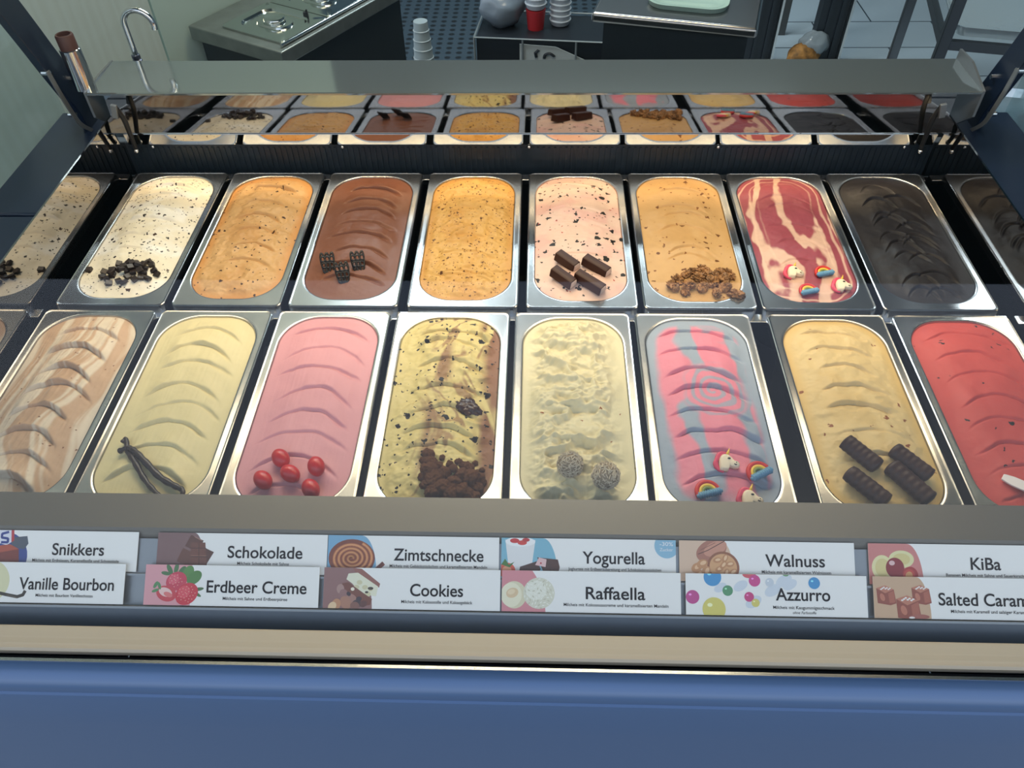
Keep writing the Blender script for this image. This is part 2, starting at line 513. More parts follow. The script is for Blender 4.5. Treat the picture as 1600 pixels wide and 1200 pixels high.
# curved front glass and flat end panes
gp = [(-0.5352, -0.012), (-0.515, 0.035), (-0.482, 0.085), (-0.435, 0.142), (-0.375, 0.205), (-0.30, 0.272), (-0.20, 0.345), (-0.08, 0.415), (0.06, 0.475), (0.22, 0.525)]


def smooth_path(p, k=5):
    out = []
    for i in range(len(p) - 1):
        q0 = p[max(i - 1, 0)]; q1 = p[i]; q2 = p[i + 1]; q3 = p[min(i + 2, len(p) - 1)]
        for j in range(k):
            t = j / k
            out.append(tuple(0.5 * ((2 * q1[a]) + (-q0[a] + q2[a]) * t + (2 * q0[a] - 5 * q1[a] + 4 * q2[a] - q3[a]) * t * t + (-q0[a] + 3 * q1[a] - 3 * q2[a] + q3[a]) * t ** 3) for a in range(len(q1))))
    out.append(tuple(p[-1]))
    return out


gs = smooth_path(gp)
back = []
for i, (y, z) in enumerate(gs):
    a = gs[max(i - 1, 0)]; b = gs[min(i + 1, len(gs) - 1)]
    ty, tz = b[0] - a[0], b[1] - a[1]; L = math.hypot(ty, tz)
    back.append((y + tz / L * 0.005, z - ty / L * 0.005))
part(MB().profile_x(gs + back[::-1], X0 + .03, X1 - .03), 'front_glass', M_GLASS, 'large curved clear front glass', smooth=True, angle=50)
for xs in (X0 + 0.012, X1 - 0.018):
    poly = [(y + 0.008, z) for y, z in gs[3:]] + [(0.40, 0.50), (0.47, 0.30), (0.48, 0.05), (-0.48, 0.05)]
    lo = [[(xs, y, z) for y, z in poly], [(xs + 0.006, y, z) for y, z in poly]]
    part(MB().loops(lo), 'end_glass', M_SIDEGLASS, 'flat clear end pane')

part(MB().box((0.69, 0.088, 0.441), (1.50, 0.145, 0.012)), 'light_bar', M_HOLDER, bevel=0.002)

# polished inner side plates, decks beside them
for xs, s in ((-0.030, -1), (1.391, 1)):
    poly = [(-0.362, -0.03), (-0.362, 0.075), (-0.20, 0.098), (0.415, 0.098), (0.425, 0.09), (0.425, -0.03)]
    part(MB().loops([[(xs, y, z) for y, z in poly], [(xs + s * 0.003, y, z) for y, z in poly]]), 'side_plate', M_MIRROR, 'polished steel side plate')
    xe = X0 + 0.022 if s < 0 else X1 - 0.022
    xa, xb = sorted((xs + s * 0.004, xe))
    part(MB().box(((xa + xb) / 2, -0.16, 0.0), (xb - xa, 0.60, 0.12)), 'side_deck', M_DARKBLUE, bevel=0.004)
    part(MB().box(((xa + xb) / 2, 0.305, 0.0), (xb - xa, 0.32, 0.12)), 'side_deck', M_DARKBLUE, bevel=0.004)

# cold tank below the pans, support rails
tk = MB()
tk.box((0.68, 0.02, -0.26), (1.42, 0.80, 0.01))
tk.box((0.68, 0.395, -0.145), (1.42, 0.012, 0.24)); tk.box((0.68, -0.385, -0.145), (1.42, 0.012, 0.24))
tk.box((-0.032 + 0.0, 0.005, -0.145), (0.006, 0.79, 0.225)); tk.box((1.394, 0.005, -0.145), (0.006, 0.79, 0.225))
part(tk, 'cold_tank', M_TANK)
for y, w in ((-0.0045, 0.018), (0.3665, 0.018), (-0.3735, 0.014)):
    part(MB().box((0.68, y, -0.0175), (1.412, w, 0.010)), 'pan_rail', M_STEEL, bevel=0.001)

# rear: grille band, lip, polished back panel, shelf
bd = MB()
bd.box((0.68, 0.389, 0.010), (1.42, 0.004, 0.066))
for k in range(142):
    bd.box((-0.024 + k * 0.01, 0.3862, 0.009), (0.004, 0.002, 0.052))
part(bd, 'rear_grille', M_BAND)
part(MB().profile_x([(0.3846, 0.041), (0.3795, 0.063), (0.3830, 0.063), (0.3875, 0.041)], -0.022, 1.386), 'mirror_lip', M_LIP)
part(MB().profile_x([(0.3838, 0.0635), (0.3920, 0.1385), (0.3955, 0.1385), (0.3870, 0.0635)], -0.035, 1.396), 'back_panel', M_MIRROR, 'polished steel back panel mirroring the tubs')
part(MB().profile_x([(0.371, 0.1395), (0.371, 0.1425), (0.373, 0.1435), (0.491, 0.1435), (0.4935, 0.142), (0.4935, 0.136), (0.4905, 0.136), (0.4905, 0.1395)], -0.052, 1.425), 'rear_shelf', M_SHELF)
for xa, s in ((-0.052, 1), (1.425, -1)):
    b = MB()
    hi = 0.146 if s > 0 else 0.162
    poly = [(0.371, 0.10), (0.371, 0.1445), (0.44, hi), (0.493, hi - 0.002), (0.493, 0.05), (0.43, 0.05)]
    b.loops([[(xa - s * 0.004, y, z) for y, z in poly], [(xa, y, z) for y, z in poly]])
    br = part(b, 'shelf_bracket', M_HOLDER)
for x in (0.02, 0.36, 0.69, 1.02, 1.34):
    b = MB(); b.ball((x, 0.3835, 0.0365), (0.003, 0.002, 0.003), 10, 6)
    part(b, 'screw', M_CHROME, smooth=True)

# glass lifting arms, their grey bracing strips and bolts
arm_c = [(0.455, 0.05), (0.425, 0.11), (0.39, 0.19), (0.362, 0.26), (0.33, 0.33), (0.28, 0.40), (0.21, 0.46), (0.12, 0.49), (0.03, 0.462)]
ac = smooth_path(arm_c, 4)
for xs in (-0.098, 1.462):
    lo = []
    left, right = [], []
    for i, (y, z) in enumerate(ac):
        a = ac[max(i - 1, 0)]; b = ac[min(i + 1, len(ac) - 1)]
        ty, tz = b[0] - a[0], b[1] - a[1]; L = math.hypot(ty, tz)
        w = 0.034 if i > 3 else 0.040
        left.append((y - tz / L * w, z + ty / L * w)); right.append((y + tz / L * w * 0.55, z - ty / L * w * 0.55))
    poly = left + right[::-1]
    part(MB().loops([[(xs - 0.007, y, z) for y, z in poly], [(xs + 0.007, y, z) for y, z in poly]]), 'lifting_arm', M_DARKBLUE, bevel=0.0015)
    st = [(0.345, 0.193), (0.352, 0.15), (0.363, 0.105), (0.372, 0.085), (0.395, 0.062)]
    xx = xs + (0.014 if xs < 0 else -0.014)
    part(MB().loops([[(xx - 0.001, y - 0.004, z), (xx + 0.001, y - 0.004, z), (xx + 0.001, y + 0.006, z), (xx - 0.001, y + 0.006, z)] for y, z in smooth_path(st, 4)]), 'brace_strip', M_HOLDER, 'grey steel brace strip')
    for (y, z) in ((0.352, 0.188), (0.372, 0.105), (0.41, 0.150), (0.43, 0.118)):
        b = MB(); xi = xs + (0.009 if xs < 0 else -0.009)
        b.tube([(xs, y, z), (xi + (0.004 if xs < 0 else -0.004), y, z)], 0.004, 10)
        part(b, 'bolt', M_CHROME, smooth=True)

# small lever links hanging from the corners of the back panel
for xa, s in ((-0.006, 1), (1.3635, -1)):
    pth = smooth_path([(xa, 0.362, 0.124), (xa + s * 0.004, 0.366, 0.100), (xa + s * 0.002, 0.370, 0.070), (xa - s * 0.001, 0.376, 0.036)], 5)
    part(MB().tube(pth, [0.0045 - 0.002 * abs(i / (len(pth) - 1) - 0.4) for i in range(len(pth))], 10), 'lever_link', M_BLACK, smooth=True)
    part(MB().box((xa - s * 0.002, 0.358, 0.118), (0.010, 0.006, 0.024), Matrix.Rotation(math.radians(12 * s), 3, 'Y')), 'lever_bracket', M_HOLDER, bevel=0.001)
    b = MB(); b.ball((xa - s * 0.001, 0.375, 0.034), 0.0045, 10, 8); part(b, 'lever_pivot', M_CHROME, smooth=True)

# upright steel socket with brown rubber cap at the left end of the shelf
post = thing('steel_tube', 'short upright chrome tube with brown rubber cap at left end of rear shelf', 'tube', (-0.060, 0.392, 0.1435))
pb = MB(); pb.lathe([(0.0, 0), (0.0165, 0.0), (0.0165, 0.066), (0.0155, 0.067), (0.0, 0.067)], 28)
pb.build('tube_shaft', M_CHROME, post, smooth=True, angle=40)
pc = MB(); pc.lathe([(0.0, 0.0665), (0.0142, 0.0665), (0.0142, 0.088), (0.0128, 0.090), (0.0105, 0.090), (0.0105, 0.084), (0.0, 0.084)], 28)
o = pc.build('rubber_cap', M_BROWNCAP, post, smooth=True, angle=40); o['label'] = 'brown rubber cap'

# ------------------------------------------------------------------ pans and ice cream
PW, PL = 0.165, 0.36
OW, OL, OR = 0.1400, 0.3300, 0.054           # opening
OCY = PL / 2 + 0.0035                         # the front flange is a little wider
XB = [-0.0115, 0.1633, 0.3379, 0.5142, 0.6899, 0.8621, 1.0330, 1.2066]
XF = [-0.0173, 0.1561, 0.3305, 0.5031, 0.6748, 0.8461, 1.0359, 1.2120]


def make_pan_mesh():
    b = MB(); n = 12

    def lp(w, l, r, z, cy=PL / 2):
        return [(PW / 2 + x, y, z) for x, y in rrect(w, l, r, n, 0, cy)]
    seq = [lp(PW - 0.004, PL - 0.004, 0.007, -0.0125), lp(PW, PL, 0.009, -0.0125), lp(PW, PL, 0.009, -0.003), lp(PW - 0.0012, PL - 0.0012, 0.0085, -0.0008), lp(PW - 0.0035, PL - 0.0035, 0.008, 0.0),
           lp(PW - 0.007, PL - 0.007, 0.008, -0.0006), lp(PW - 0.0085, PL - 0.0085, 0.008, -0.0006)]
    seq += [lp(OW + 0.0075, OL + 0.0075, OR + 0.002, -0.0008, OCY), lp(OW + 0.005, OL + 0.005, OR + 0.002, -0.0008, OCY), lp(OW + 0.0028, OL + 0.0028, OR + 0.001, -0.0010, OCY), lp(OW + 0.0008, OL + 0.0008, OR, -0.0014, OCY), lp(OW - 0.001, OL - 0.001, OR, -0.0045, OCY),
            lp(OW - 0.010, OL - 0.010, OR - 0.002, -0.105, OCY), lp(OW - 0.030, OL - 0.030, OR - 0.006, -0.115, OCY)]
    b.loops(seq, False, True)
    out = [lp(PW - 0.004, PL - 0.004, 0.007, -0.0125), lp(PW - 0.004, PL - 0.004, 0.007, -0.005), lp(OW + 0.003, OL + 0.003, OR, -0.006, OCY), lp(OW - 0.006, OL - 0.006, OR - 0.002, -0.106, OCY), lp(OW - 0.028, OL - 0.028, OR - 0.006, -0.1175, OCY)]
    b.loops(out, False, True)
    return b


# strokes: list of (distance from front 0..1, x centre, half width, curvature, strength)
def strokes_even(n, a, b, seed, curv=0.020, hw=0.050, x0=0.0, amp=1.0, jit=0.15):
    r = random.Random(seed); out = []
    for k in range(n):
        t = a + (b - a) * k / (n - 1)
        out.append((t + r.uniform(-jit, jit) * (b - a) / n, x0 + r.uniform(-0.005, 0.005), hw * r.uniform(0.88, 1.06), curv * r.uniform(0.8, 1.2), amp * r.uniform(0.7, 1.15)))
    return out


ICE_H = {}


def ice_cream(key, px, py, label, material, strokes=(), dome=0.006, level=-0.0035, rough=0.0012, rscale=45, amp=0.005, groove=0.004, chunky=0.0, swirl=None, seed=1, streak=0.0):
    nx, ny = 112, 262
    v = np.linspace(-1, 1, ny); u = np.linspace(-1, 1, nx)
    yy = v * OL / 2
    ay = np.maximum(np.abs(yy) - (OL / 2 - OR), 0)
    hw = (OW / 2 - OR) + np.sqrt(np.maximum(OR ** 2 - ay ** 2, 0)) - 0.0004
    Y = np.repeat(yy[:, None], nx, 1) * 0.997
    X = u[None, :] * hw[:, None]
    # distance to the rim
    qx = np.abs(X) - (OW / 2 - OR); qy = np.abs(Y) - (OL / 2 - OR)
    sd = OR - (np.hypot(np.maximum(qx, 0), np.maximum(qy, 0)) + np.minimum(np.maximum(qx, qy), 0))
    inn = sstep(0.0, 0.022, sd)
    inn2 = sstep(0.003, 0.016, sd)
    H = level + dome * sstep(0, 0.05, sd)
    H += (fbm(X * 14, Y * 14, seed, 3) - 0.5) * 0.007 * inn
    H += (fbm(X * rscale * 1.4, Y * rscale * 1.4, seed + 3, 4) - 0.5) * rough * 2 * inn2
    if chunky:
        rd = 1 - np.abs(2 * fbm(X * 30 + 3, Y * 38, seed + 8, 4) - 1)
        if chunky > 0.01:
            inn2 = inn2 * (0.12 + 0.88 * sstep(0.058, 0.036, np.abs(X + 0.004)))
        H += chunky * (np.maximum(rd - 0.62, 0) * 2.2) * inn2
        H += chunky * 0.8 * (fbm(X * 60, Y * 60, seed + 12, 3) - 0.5) * inn2
    if streak:
        H += streak * (fbm(X * 420, Y * 10, seed + 21, 2) - 0.5) * inn2
    for k, (t, xc, w, cv, st) in enumerate(strokes):
        yc = -OL / 2 + t * OL
        wob = (fbm(X * 40, Y * 0 + k * 3.1, seed + 31, 3) - 0.5) * 0.007
        xn = (X - xc) / w
        va = Y - (yc - cv * xn * xn - 0.004 * xn + wob)
        m = sstep(1.12, 0.72, np.abs(xn)) * st
        lum = np.clip(0.75 + 2.2 * (fbm(X * 38, Y * 20, seed + 40 + k, 3) - 0.5), 0.15, 1.5)
        wid = 0.0016 + 0.0022 * sstep(0.2, 0.75, xn) * (0.6 + 0.8 * vnoise(X * 30, Y * 0 + k, seed + 5))
        H += m * inn2 * (amp * lum * np.exp(-np.maximum(va, 0) / 0.014) / (1 + np.exp(np.clip(-va / 0.0005, -40, 40))))
        H -= m * inn2 * groove * np.exp(-((va + wid * 0.7) / wid) ** 2)
    sw = np.zeros_like(X) if swirl is None else np.clip(swirl(X, Y, sd), 0, 1)
    rim = sstep(0.018, 0.002, sd) * (0.5 + 0.5 * fbm(X * 60, Y * 60, seed + 60, 3))
    me = bpy.data.meshes.new('ice_cream')
    co = np.stack([X, Y, H], -1).reshape(-1, 3)
    idx = np.arange(nx * ny).reshape(ny, nx)
    q = np.stack([idx[:-1, :-1], idx[:-1, 1:], idx[1:, 1:], idx[1:, :-1]], -1).reshape(-1, 4)
    # the mass below: a skirt down the walls and a floor, so the block of ice cream is solid
    ring = np.concatenate([idx[0, :], idx[1:, -1], idx[-1, -2::-1], idx[-2:0:-1, 0]])
    base = co[ring].copy(); base[:, :2] *= 0.93; base[:, 2] = -0.09
    nb = len(ring); off = len(co)
    co2 = np.concatenate([co, base])
    me.vertices.add(len(co2)); me.vertices.foreach_set('co', co2.astype(np.float32).ravel())
    j = np.arange(nb); jn = (j + 1) % nb
    sk = np.stack([ring[jn], ring[j], off + j, off + jn], -1)
    faces = np.concatenate([q, sk])
    nf = len(faces)
    me.loops.add(nf * 4 + nb)
    me.loops.foreach_set('vertex_index', np.concatenate([faces.ravel(), (off + j[::-1])]).astype(np.int32))
    me.polygons.add(nf + 1)
    me.polygons.foreach_set('loop_start', np.arange(nf + 1, dtype=np.int32) * 4)
    try:
        me.polygons.foreach_set('loop_total', np.array([4] * nf + [nb], dtype=np.int32))
    except Exception:
        pass
    me.polygons.foreach_set('use_smooth', [True] * (nf + 1))
    a = me.attributes.new('swirl', 'FLOAT', 'POINT')
    a.data.foreach_set('value', np.concatenate([sw.ravel(), np.zeros(nb)]).astype(np.float32))
    a = me.attributes.new('rim', 'FLOAT', 'POINT')
    a.data.foreach_set('value', np.concatenate([rim.ravel(), np.zeros(nb)]).astype(np.float32))
    me.materials.append(material)
    me.update(); me.validate()
    o = bpy.data.objects.new('ice_cream', me); COL.objects.link(o)
    o.location = (px + PW / 2, py + OCY, 0)
    tag(o, label, 'ice cream', 'ice creams in the steel pans')
    ICE_H[key] = (o.location.copy(), hw, yy, H, nx, ny)
    return o


def top_z(key, x, y):
    loc, hw, yy, H, nx, ny = ICE_H[key]
    ly = (y - loc.y) / (OL / 2); fj = (ly + 1) / 2 * (ny - 1)
    j = int(min(max(round(fj), 0), ny - 1))
    fx = ((x - loc.x) / max(hw[j], 1e-4) + 1) / 2 * (nx - 1)
    i = int(min(max(round(fx), 0), nx - 1))
    return float(H[j, i])


def top_mean(key, x, y, r):
    return max(top_z(key, x + a * r, y + b * r) for a, b in ((0, 0), (1, 0), (-1, 0), (0, 1), (0, -1), (.7, .7), (-.7, .7), (.7, -.7), (-.7, -.7))) * 0.5 + 0.5 * top_z(key, x, y)


FLAVOURS = {
    # key: (pan x, pan y, name in labels)
}
pan_mesh_obj = None


def place_pan(x, y, what):
    global pan_mesh_obj
    if pan_mesh_obj is None:
        pan_mesh_obj = make_pan_mesh().build('steel_pan', M_STEEL, None, smooth=True, angle=38)
        o = pan_mesh_obj
    else:
        o = pan_mesh_obj.copy(); COL.objects.link(o)
    o.location = (x, y, 0)
    tag(o, 'stainless steel pan holding ' + what, 'pan', 'steel ice cream pans')
    return o


BLK = (0.012, 0.009, 0.008, 1)
DBR = rgb(60, 34, 20)
YB, YF = 0.0, -0.0095 - PL

# -- swirl patterns (what the flavour itself looks like)


def sw_cherry(X, Y, sd):
    w = fbm(X * 18, Y * 7, 71, 4) * 2.6
    a = 0.5 + 0.5 * np.sin((X * 125 + w * 4.6 + np.sin(Y * 26) * 0.9))
    b = 0.5 + 0.5 * np.sin(sd * 420 + w * 5)
    loopy = fbm(X * 40, Y * 24, 73, 4)
    return sstep(0.64, 0.84, a * (0.55 + 0.75 * loopy)) * 0.9 + sstep(0.82, 0.97, b) * sstep(0.035, 0.01, sd) * 0.8


def sw_azz(X, Y, sd):
    X = X + (fbm(X * 30, Y * 22, 82, 3) - 0.5) * 0.018; Y = Y + (fbm(X * 26, Y * 26, 83, 3) - 0.5) * 0.020
    r = np.hypot(X - 0.010, (Y - 0.025) * 0.85)
    an = np.arctan2(Y - 0.025, X - 0.010)
    w = fbm(X * 20, Y * 14, 81, 3)
    ring = 0.5 + 0.5 * np.sin(r * 520 + an * 1.0 + w * 5)
    colm = 0.5 + 0.5 * np.sin(X * 100 + 1.2 + w * 4)
    inner = sstep(0.048, 0.030, r)
    s = inner * sstep(0.45, 0.8, ring) * 0.85 + (1 - inner) * sstep(0.62, 0.88, colm)
    top = sstep(0.10, 0.13, Y) * sstep(0.45, 0.6, fbm(X * 30, Y * 60, 85, 3))
    rim = sstep(0.020, 0.008, sd + (w - 0.5) * 0.02)
    low = sstep(-0.12, -0.155, Y)
    return np.maximum(np.maximum(s, top * 0.8), np.maximum(rim, low * 0.7))


def sw_snick(X, Y, sd):
    a = fbm(X * 95 + fbm(X * 8, Y * 8, 3, 2) * 6, Y * 5, 91, 4)
    return sstep(0.44, 0.62, a)


def sw_cookie(X, Y, sd):
    rib = fbm(X * 60 + np.sin(Y * 30) * 0.8, Y * 9, 95, 4)
    right = sstep(0.040, 0.058, X + (fbm(X * 20, Y * 20, 96, 3) - 0.5) * 0.02)
    col = sstep(0.020, 0.006, np.abs(X + 0.008 + 0.02 * (fbm(X * 2, Y * 8, 97, 2) - .5)))
    thin = sstep(0.060, 0.020, np.abs(fbm(X * 34 + np.sin(Y * 22), Y * 12, 98, 4) - 0.5)) * sstep(-0.045, -0.01, X) * 0.75
    return np.maximum(np.maximum(right * sstep(0.28, 0.42, rib), thin * sstep(0.40, 0.55, fbm(X * 25, Y * 25, 94, 2))), col * sstep(0.40, 0.58, rib) * 0.85 * sstep(0.15, 0.08, Y))


def sw_caramel_rim(X, Y, sd):
    return sstep(0.50, 0.68, fbm(X * 30, Y * 20, 99, 4)) * 0.7


def sw_yog(X, Y, sd):
    return sstep(0.45, 0.7, fbm(X * 22, Y * 34, 101, 4))


ICE = [
    # key, row, column, label noun, material, keyword arguments
    ('stracciatella', 'B', 0, 'white ice cream flecked with black chocolate bits, at left end of rear row',
     ice_mat('white_flecked', ic(240, 228, 196), ic(246, 240, 220), [(BLK, 150, 0.34, 0.20), (BLK, 330, 0.42, 0.13), (DBR, 90, 0.22, 0.12)], 0.03),
     dict(strokes=strokes_even(6, 0.36, 0.90, 3, 0.010, 0.042, 0, 0.8), amp=0.006, groove=0.001, dome=0.009, rough=0.0012, swirl=sw_yog, seed=2)),
    ('coffee', 'B', 1, 'light brown coffee coloured ice cream with dark crevices and orange rim',
     ice_mat('coffee_brown', ic(206, 162, 104), ic(196, 146, 86), [(DBR, 120, 0.30, 0.16), (DBR, 300, 0.4, 0.07)], 0.06, edge=ic(204, 140, 70)),
     dict(strokes=strokes_even(6, 0.30, 0.88, 8, 0.012, 0.040, 0.004, 0.8, 0.4), amp=0.004, groove=0.006, rough=0.0022, chunky=0.003, swirl=sw_caramel_rim, seed=5)),
    ('chocolate', 'B', 2, 'smooth milk chocolate brown ice cream with arched spatula marks',
     ice_mat('milk_chocolate', ic(122, 76, 54), None, None, 0.03, 0.42),
     dict(strokes=strokes_even(8, 0.16, 0.90, 12, 0.016, 0.048, 0.004, 1.0), amp=0.0035, groove=0.005, rough=0.0006, seed=9)),
    ('caramel', 'B', 3, 'orange yellow caramel ice cream with crumbly brown specks',
     ice_mat('caramel_orange', ic(216, 168, 92), ic(206, 152, 76), [(rgb(96, 60, 26), 150, 0.32, 0.26), (rgb(120, 76, 30), 330, 0.4, 0.2)], 0.07, edge=ic(206, 148, 72)),
     dict(strokes=strokes_even(7, 0.12, 0.88, 15, 0.014, 0.046, 0, 0.5, 0.5), amp=0.004, groove=0.003, rough=0.0028, chunky=0.004, swirl=sw_caramel_rim, seed=13)),
    ('yoghurt', 'B', 4, 'pale pink ice cream dotted with dark chocolate shavings',
     ice_mat('pale_pink_flecked', ic(232, 196, 170), ic(230, 182, 162), [(BLK, 85, 0.34, 0.34), (BLK, 210, 0.42, 0.10), (rgb(170, 60, 50), 210, 0.3, 0.05)], 0.03),
     dict(strokes=strokes_even(6, 0.34, 0.92, 18, 0.010, 0.050, 0, 0.5), amp=0.0035, groove=0.001, dome=0.008, rough=0.0014, swirl=sw_yog, seed=17)),
    ('walnut', 'B', 5, 'sandy brown walnut ice cream with scattered nut bits',
     ice_mat('walnut_tan', ic(208, 164, 104), ic(200, 154, 92), [(rgb(110, 66, 28), 90, 0.26, 0.26), (rgb(130, 80, 36), 200, 0.34, 0.10)], 0.04),
     dict(strokes=strokes_even(6, 0.30, 0.86, 22, 0.014, 0.040, 0.002, 0.7, 0.4), amp=0.0035, groove=0.004, rough=0.0010, swirl=sw_caramel_rim, seed=21)),
    ('cherry', 'B', 6, 'dark pink ice cream with cream coloured swirls',
     ice_mat('cherry_ripple', ic(160, 76, 84), ic(230, 190, 160), None, 0.06),
     dict(strokes=strokes_even(5, 0.26, 0.86, 26, 0.014, 0.042, 0.002, 0.6, 0.5), amp=0.0035, groove=0.003, rough=0.0014, swirl=sw_cherry, seed=25)),
    ('black', 'B', 7, 'charcoal black ice cream with curved spatula cuts',
     ice_mat('charcoal_black', ic(34, 31, 33), None, None, 0.05, 0.5),
     dict(strokes=strokes_even(9, 0.10, 0.92, 30, 0.024, 0.028, -0.012, 0.9, 0.5) + strokes_even(8, 0.14, 0.80, 31, 0.020, 0.030, 0.020, 0.8, 0.5), amp=0.003, groove=0.004, rough=0.0008, seed=29)),
    ('peanut', 'F', 0, 'beige and cream streaked caramel ice cream, at left end of front row',
     ice_mat('beige_streaked', ic(206, 168, 128), ic(232, 212, 178), [(rgb(110, 60, 26), 260, 0.3, 0.05)], 0.04),
     dict(strokes=strokes_even(8, 0.10, 0.90, 34, 0.020, 0.044, 0.004, 1.0), amp=0.0075, groove=0.005, rough=0.0012, dome=0.008, streak=0.0012, swirl=sw_snick, seed=33)),
    ('vanilla', 'F', 1, 'pale yellow vanilla ice cream with arched spatula marks',
     ice_mat('vanilla_yellow', ic(234, 216, 156), None, None, 0.02),
     dict(strokes=strokes_even(8, 0.16, 0.93, 37, 0.022, 0.052, 0.002, 0.9), amp=0.0055, groove=0.0028, rough=0.0005, streak=0.0004, seed=37)),
    ('strawberry', 'F', 2, 'smooth pink strawberry ice cream with arched spatula marks',
     ice_mat('strawberry_pink', ic(230, 160, 158), None, None, 0.015),
     dict(strokes=strokes_even(8, 0.10, 0.93, 41, 0.022, 0.056, 0, 0.8, 0.08), amp=0.0035, groove=0.0030, rough=0.0003, streak=0.0004, seed=41)),
    ('cookie', 'F', 3, 'yellow cream ice cream with brown cocoa ribbons and black crumbs',
     ice_mat('cookie_cream', ic(228, 206, 132), ic(150, 104, 70), [(BLK, 80, 0.32, 0.26), (BLK, 240, 0.42, 0.13), (DBR, 150, 0.3, 0.12)], 0.05),
     dict(strokes=strokes_even(7, 0.30, 0.92, 45, 0.016, 0.050, 0.002, 0.9, 0.4), amp=0.0055, groove=0.0035, rough=0.0022, chunky=0.004, swirl=sw_cookie, seed=45)),
    ('coconut', 'F', 4, 'pale cream coconut ice cream with rough torn surface',
     ice_mat('coconut_cream', ic(236, 222, 172), None, [(rgb(150, 84, 36), 80, 0.13, 0.10)], 0.02),
     dict(strokes=strokes_even(7, 0.24, 0.90, 49, 0.006, 0.038, -0.004, 0.5, 0.6), amp=0.007, groove=0.002, rough=0.0022, chunky=0.012, dome=0.007, seed=49)),
    ('bubblegum', 'F', 5, 'pink and grey blue swirled bubblegum ice cream',
     ice_mat('bubblegum_swirl', ic(236, 138, 148), ic(160, 170, 176), None, 0.03),
     dict(strokes=strokes_even(8, 0.16, 0.92, 53, 0.014, 0.055, 0.004, 1.0), amp=0.0050, groove=0.0040, rough=0.0008, streak=0.0003, swirl=sw_azz, seed=53)),
    ('salted', 'F', 6, 'light golden caramel ice cream with a few brown bits',
     ice_mat('golden_caramel', ic(228, 196, 130), ic(222, 186, 116), [(rgb(140, 80, 40), 85, 0.2, 0.18)], 0.03, edge=ic(222, 180, 100)),
     dict(strokes=strokes_even(7, 0.28, 0.92, 57, 0.010, 0.042, 0.002, 0.8, 0.3), amp=0.0050, groove=0.0030, rough=0.0012, chunky=0.002, dome=0.007, swirl=sw_caramel_rim, seed=57)),
    ('kiba', 'F', 7, 'red fruit ice cream with small black seeds',
     ice_mat('fruit_red', ic(206, 84, 74), None, [(BLK, 78, 0.18, 0.42)], 0.04),
     dict(strokes=strokes_even(8, 0.10, 0.92, 61, 0.018, 0.054, 0.004, 0.7), amp=0.0032, groove=0.0030, rough=0.0008, seed=61)),
]
for key, row, c, what, m, kw in ICE:
    px = XB[c] if row == 'B' else XF[c]
    py = YB if row == 'B' else YF
    place_pan(px, py, what.split(',')[0].split(' with ')[0] + (', rear row' if row == 'B' else ', front row'))
    ice_cream(key, px, py, what if len(what.split()) > 11 else what + ' in its steel pan', m, **kw)

# ------------------------------------------------------------------ toppings
M_CHOC = mat('dark_chocolate', rgb(44, 34, 32), 0.42)
M_CHOCM = mat('milk_chocolate_bar', rgb(58, 28, 16), 0.42, spec=0.3, bump=0.15, bscale=120, bdist=0.001)
M_COAT = mat('bar_coating', rgb(52, 30, 22), 0.42, spec=0.3, bump=0.2, bscale=70, bdist=0.001)
M_FILL = mat('white_filling', rgb(214, 190, 176), 0.6)
M_LATT = mat('black_chocolate_lattice', rgb(24, 24, 28), 0.25)
M_POD = mat('vanilla_pod', rgb(40, 26, 24), 0.38, bump=0.5, bscale=220, bdist=0.001)
M_RED = mat('red_sweet', rgb(196, 30, 34), 0.32, noise=0.1, nscale=160)
M_COCORE = mat('coconut_core', rgb(150, 134, 110), 0.8)
M_COCO = mat('coconut_flakes', rgb(206, 192, 166), 0.7)
M_WALN = mat('walnut_flesh', rgb(150, 106, 62), 0.55, noise=0.55, nscale=120, bump=0.6, bscale=260, bdist=0.002)
M_CRUMB = mat('cookie_crumb_brown', rgb(132, 82, 42), 0.8, noise=0.75, nscale=300, bump=0.9, bscale=420, bdist=0.002)
M_FUDGE = mat('dark_fudge', rgb(62, 34, 22), 0.25, bump=0.5, bscale=180, bdist=0.002)
M_SUGWHITE = mat('white_sugar_paste', rgb(240, 222, 190), 0.45)
M_SUGPINK = mat('pink_sugar_paste', rgb(226, 76, 104), 0.45)
M_SUGRED = mat('red_sugar_paste', rgb(206, 44, 38), 0.45)
M_SUGYEL = mat('yellow_sugar_paste', rgb(240, 196, 70), 0.45)
M_SUGGRN = mat('green_sugar_paste', rgb(120, 136, 60), 0.45)
M_SUGBLUE = mat('blue_sugar_paste', rgb(108, 158, 188), 0.5)
M_SUGBLK = mat('black_sugar_paste', rgb(26, 24, 26), 0.4)
M_WHITEPL = mat('white_plastic', rgb(236, 226, 220), 0.35)

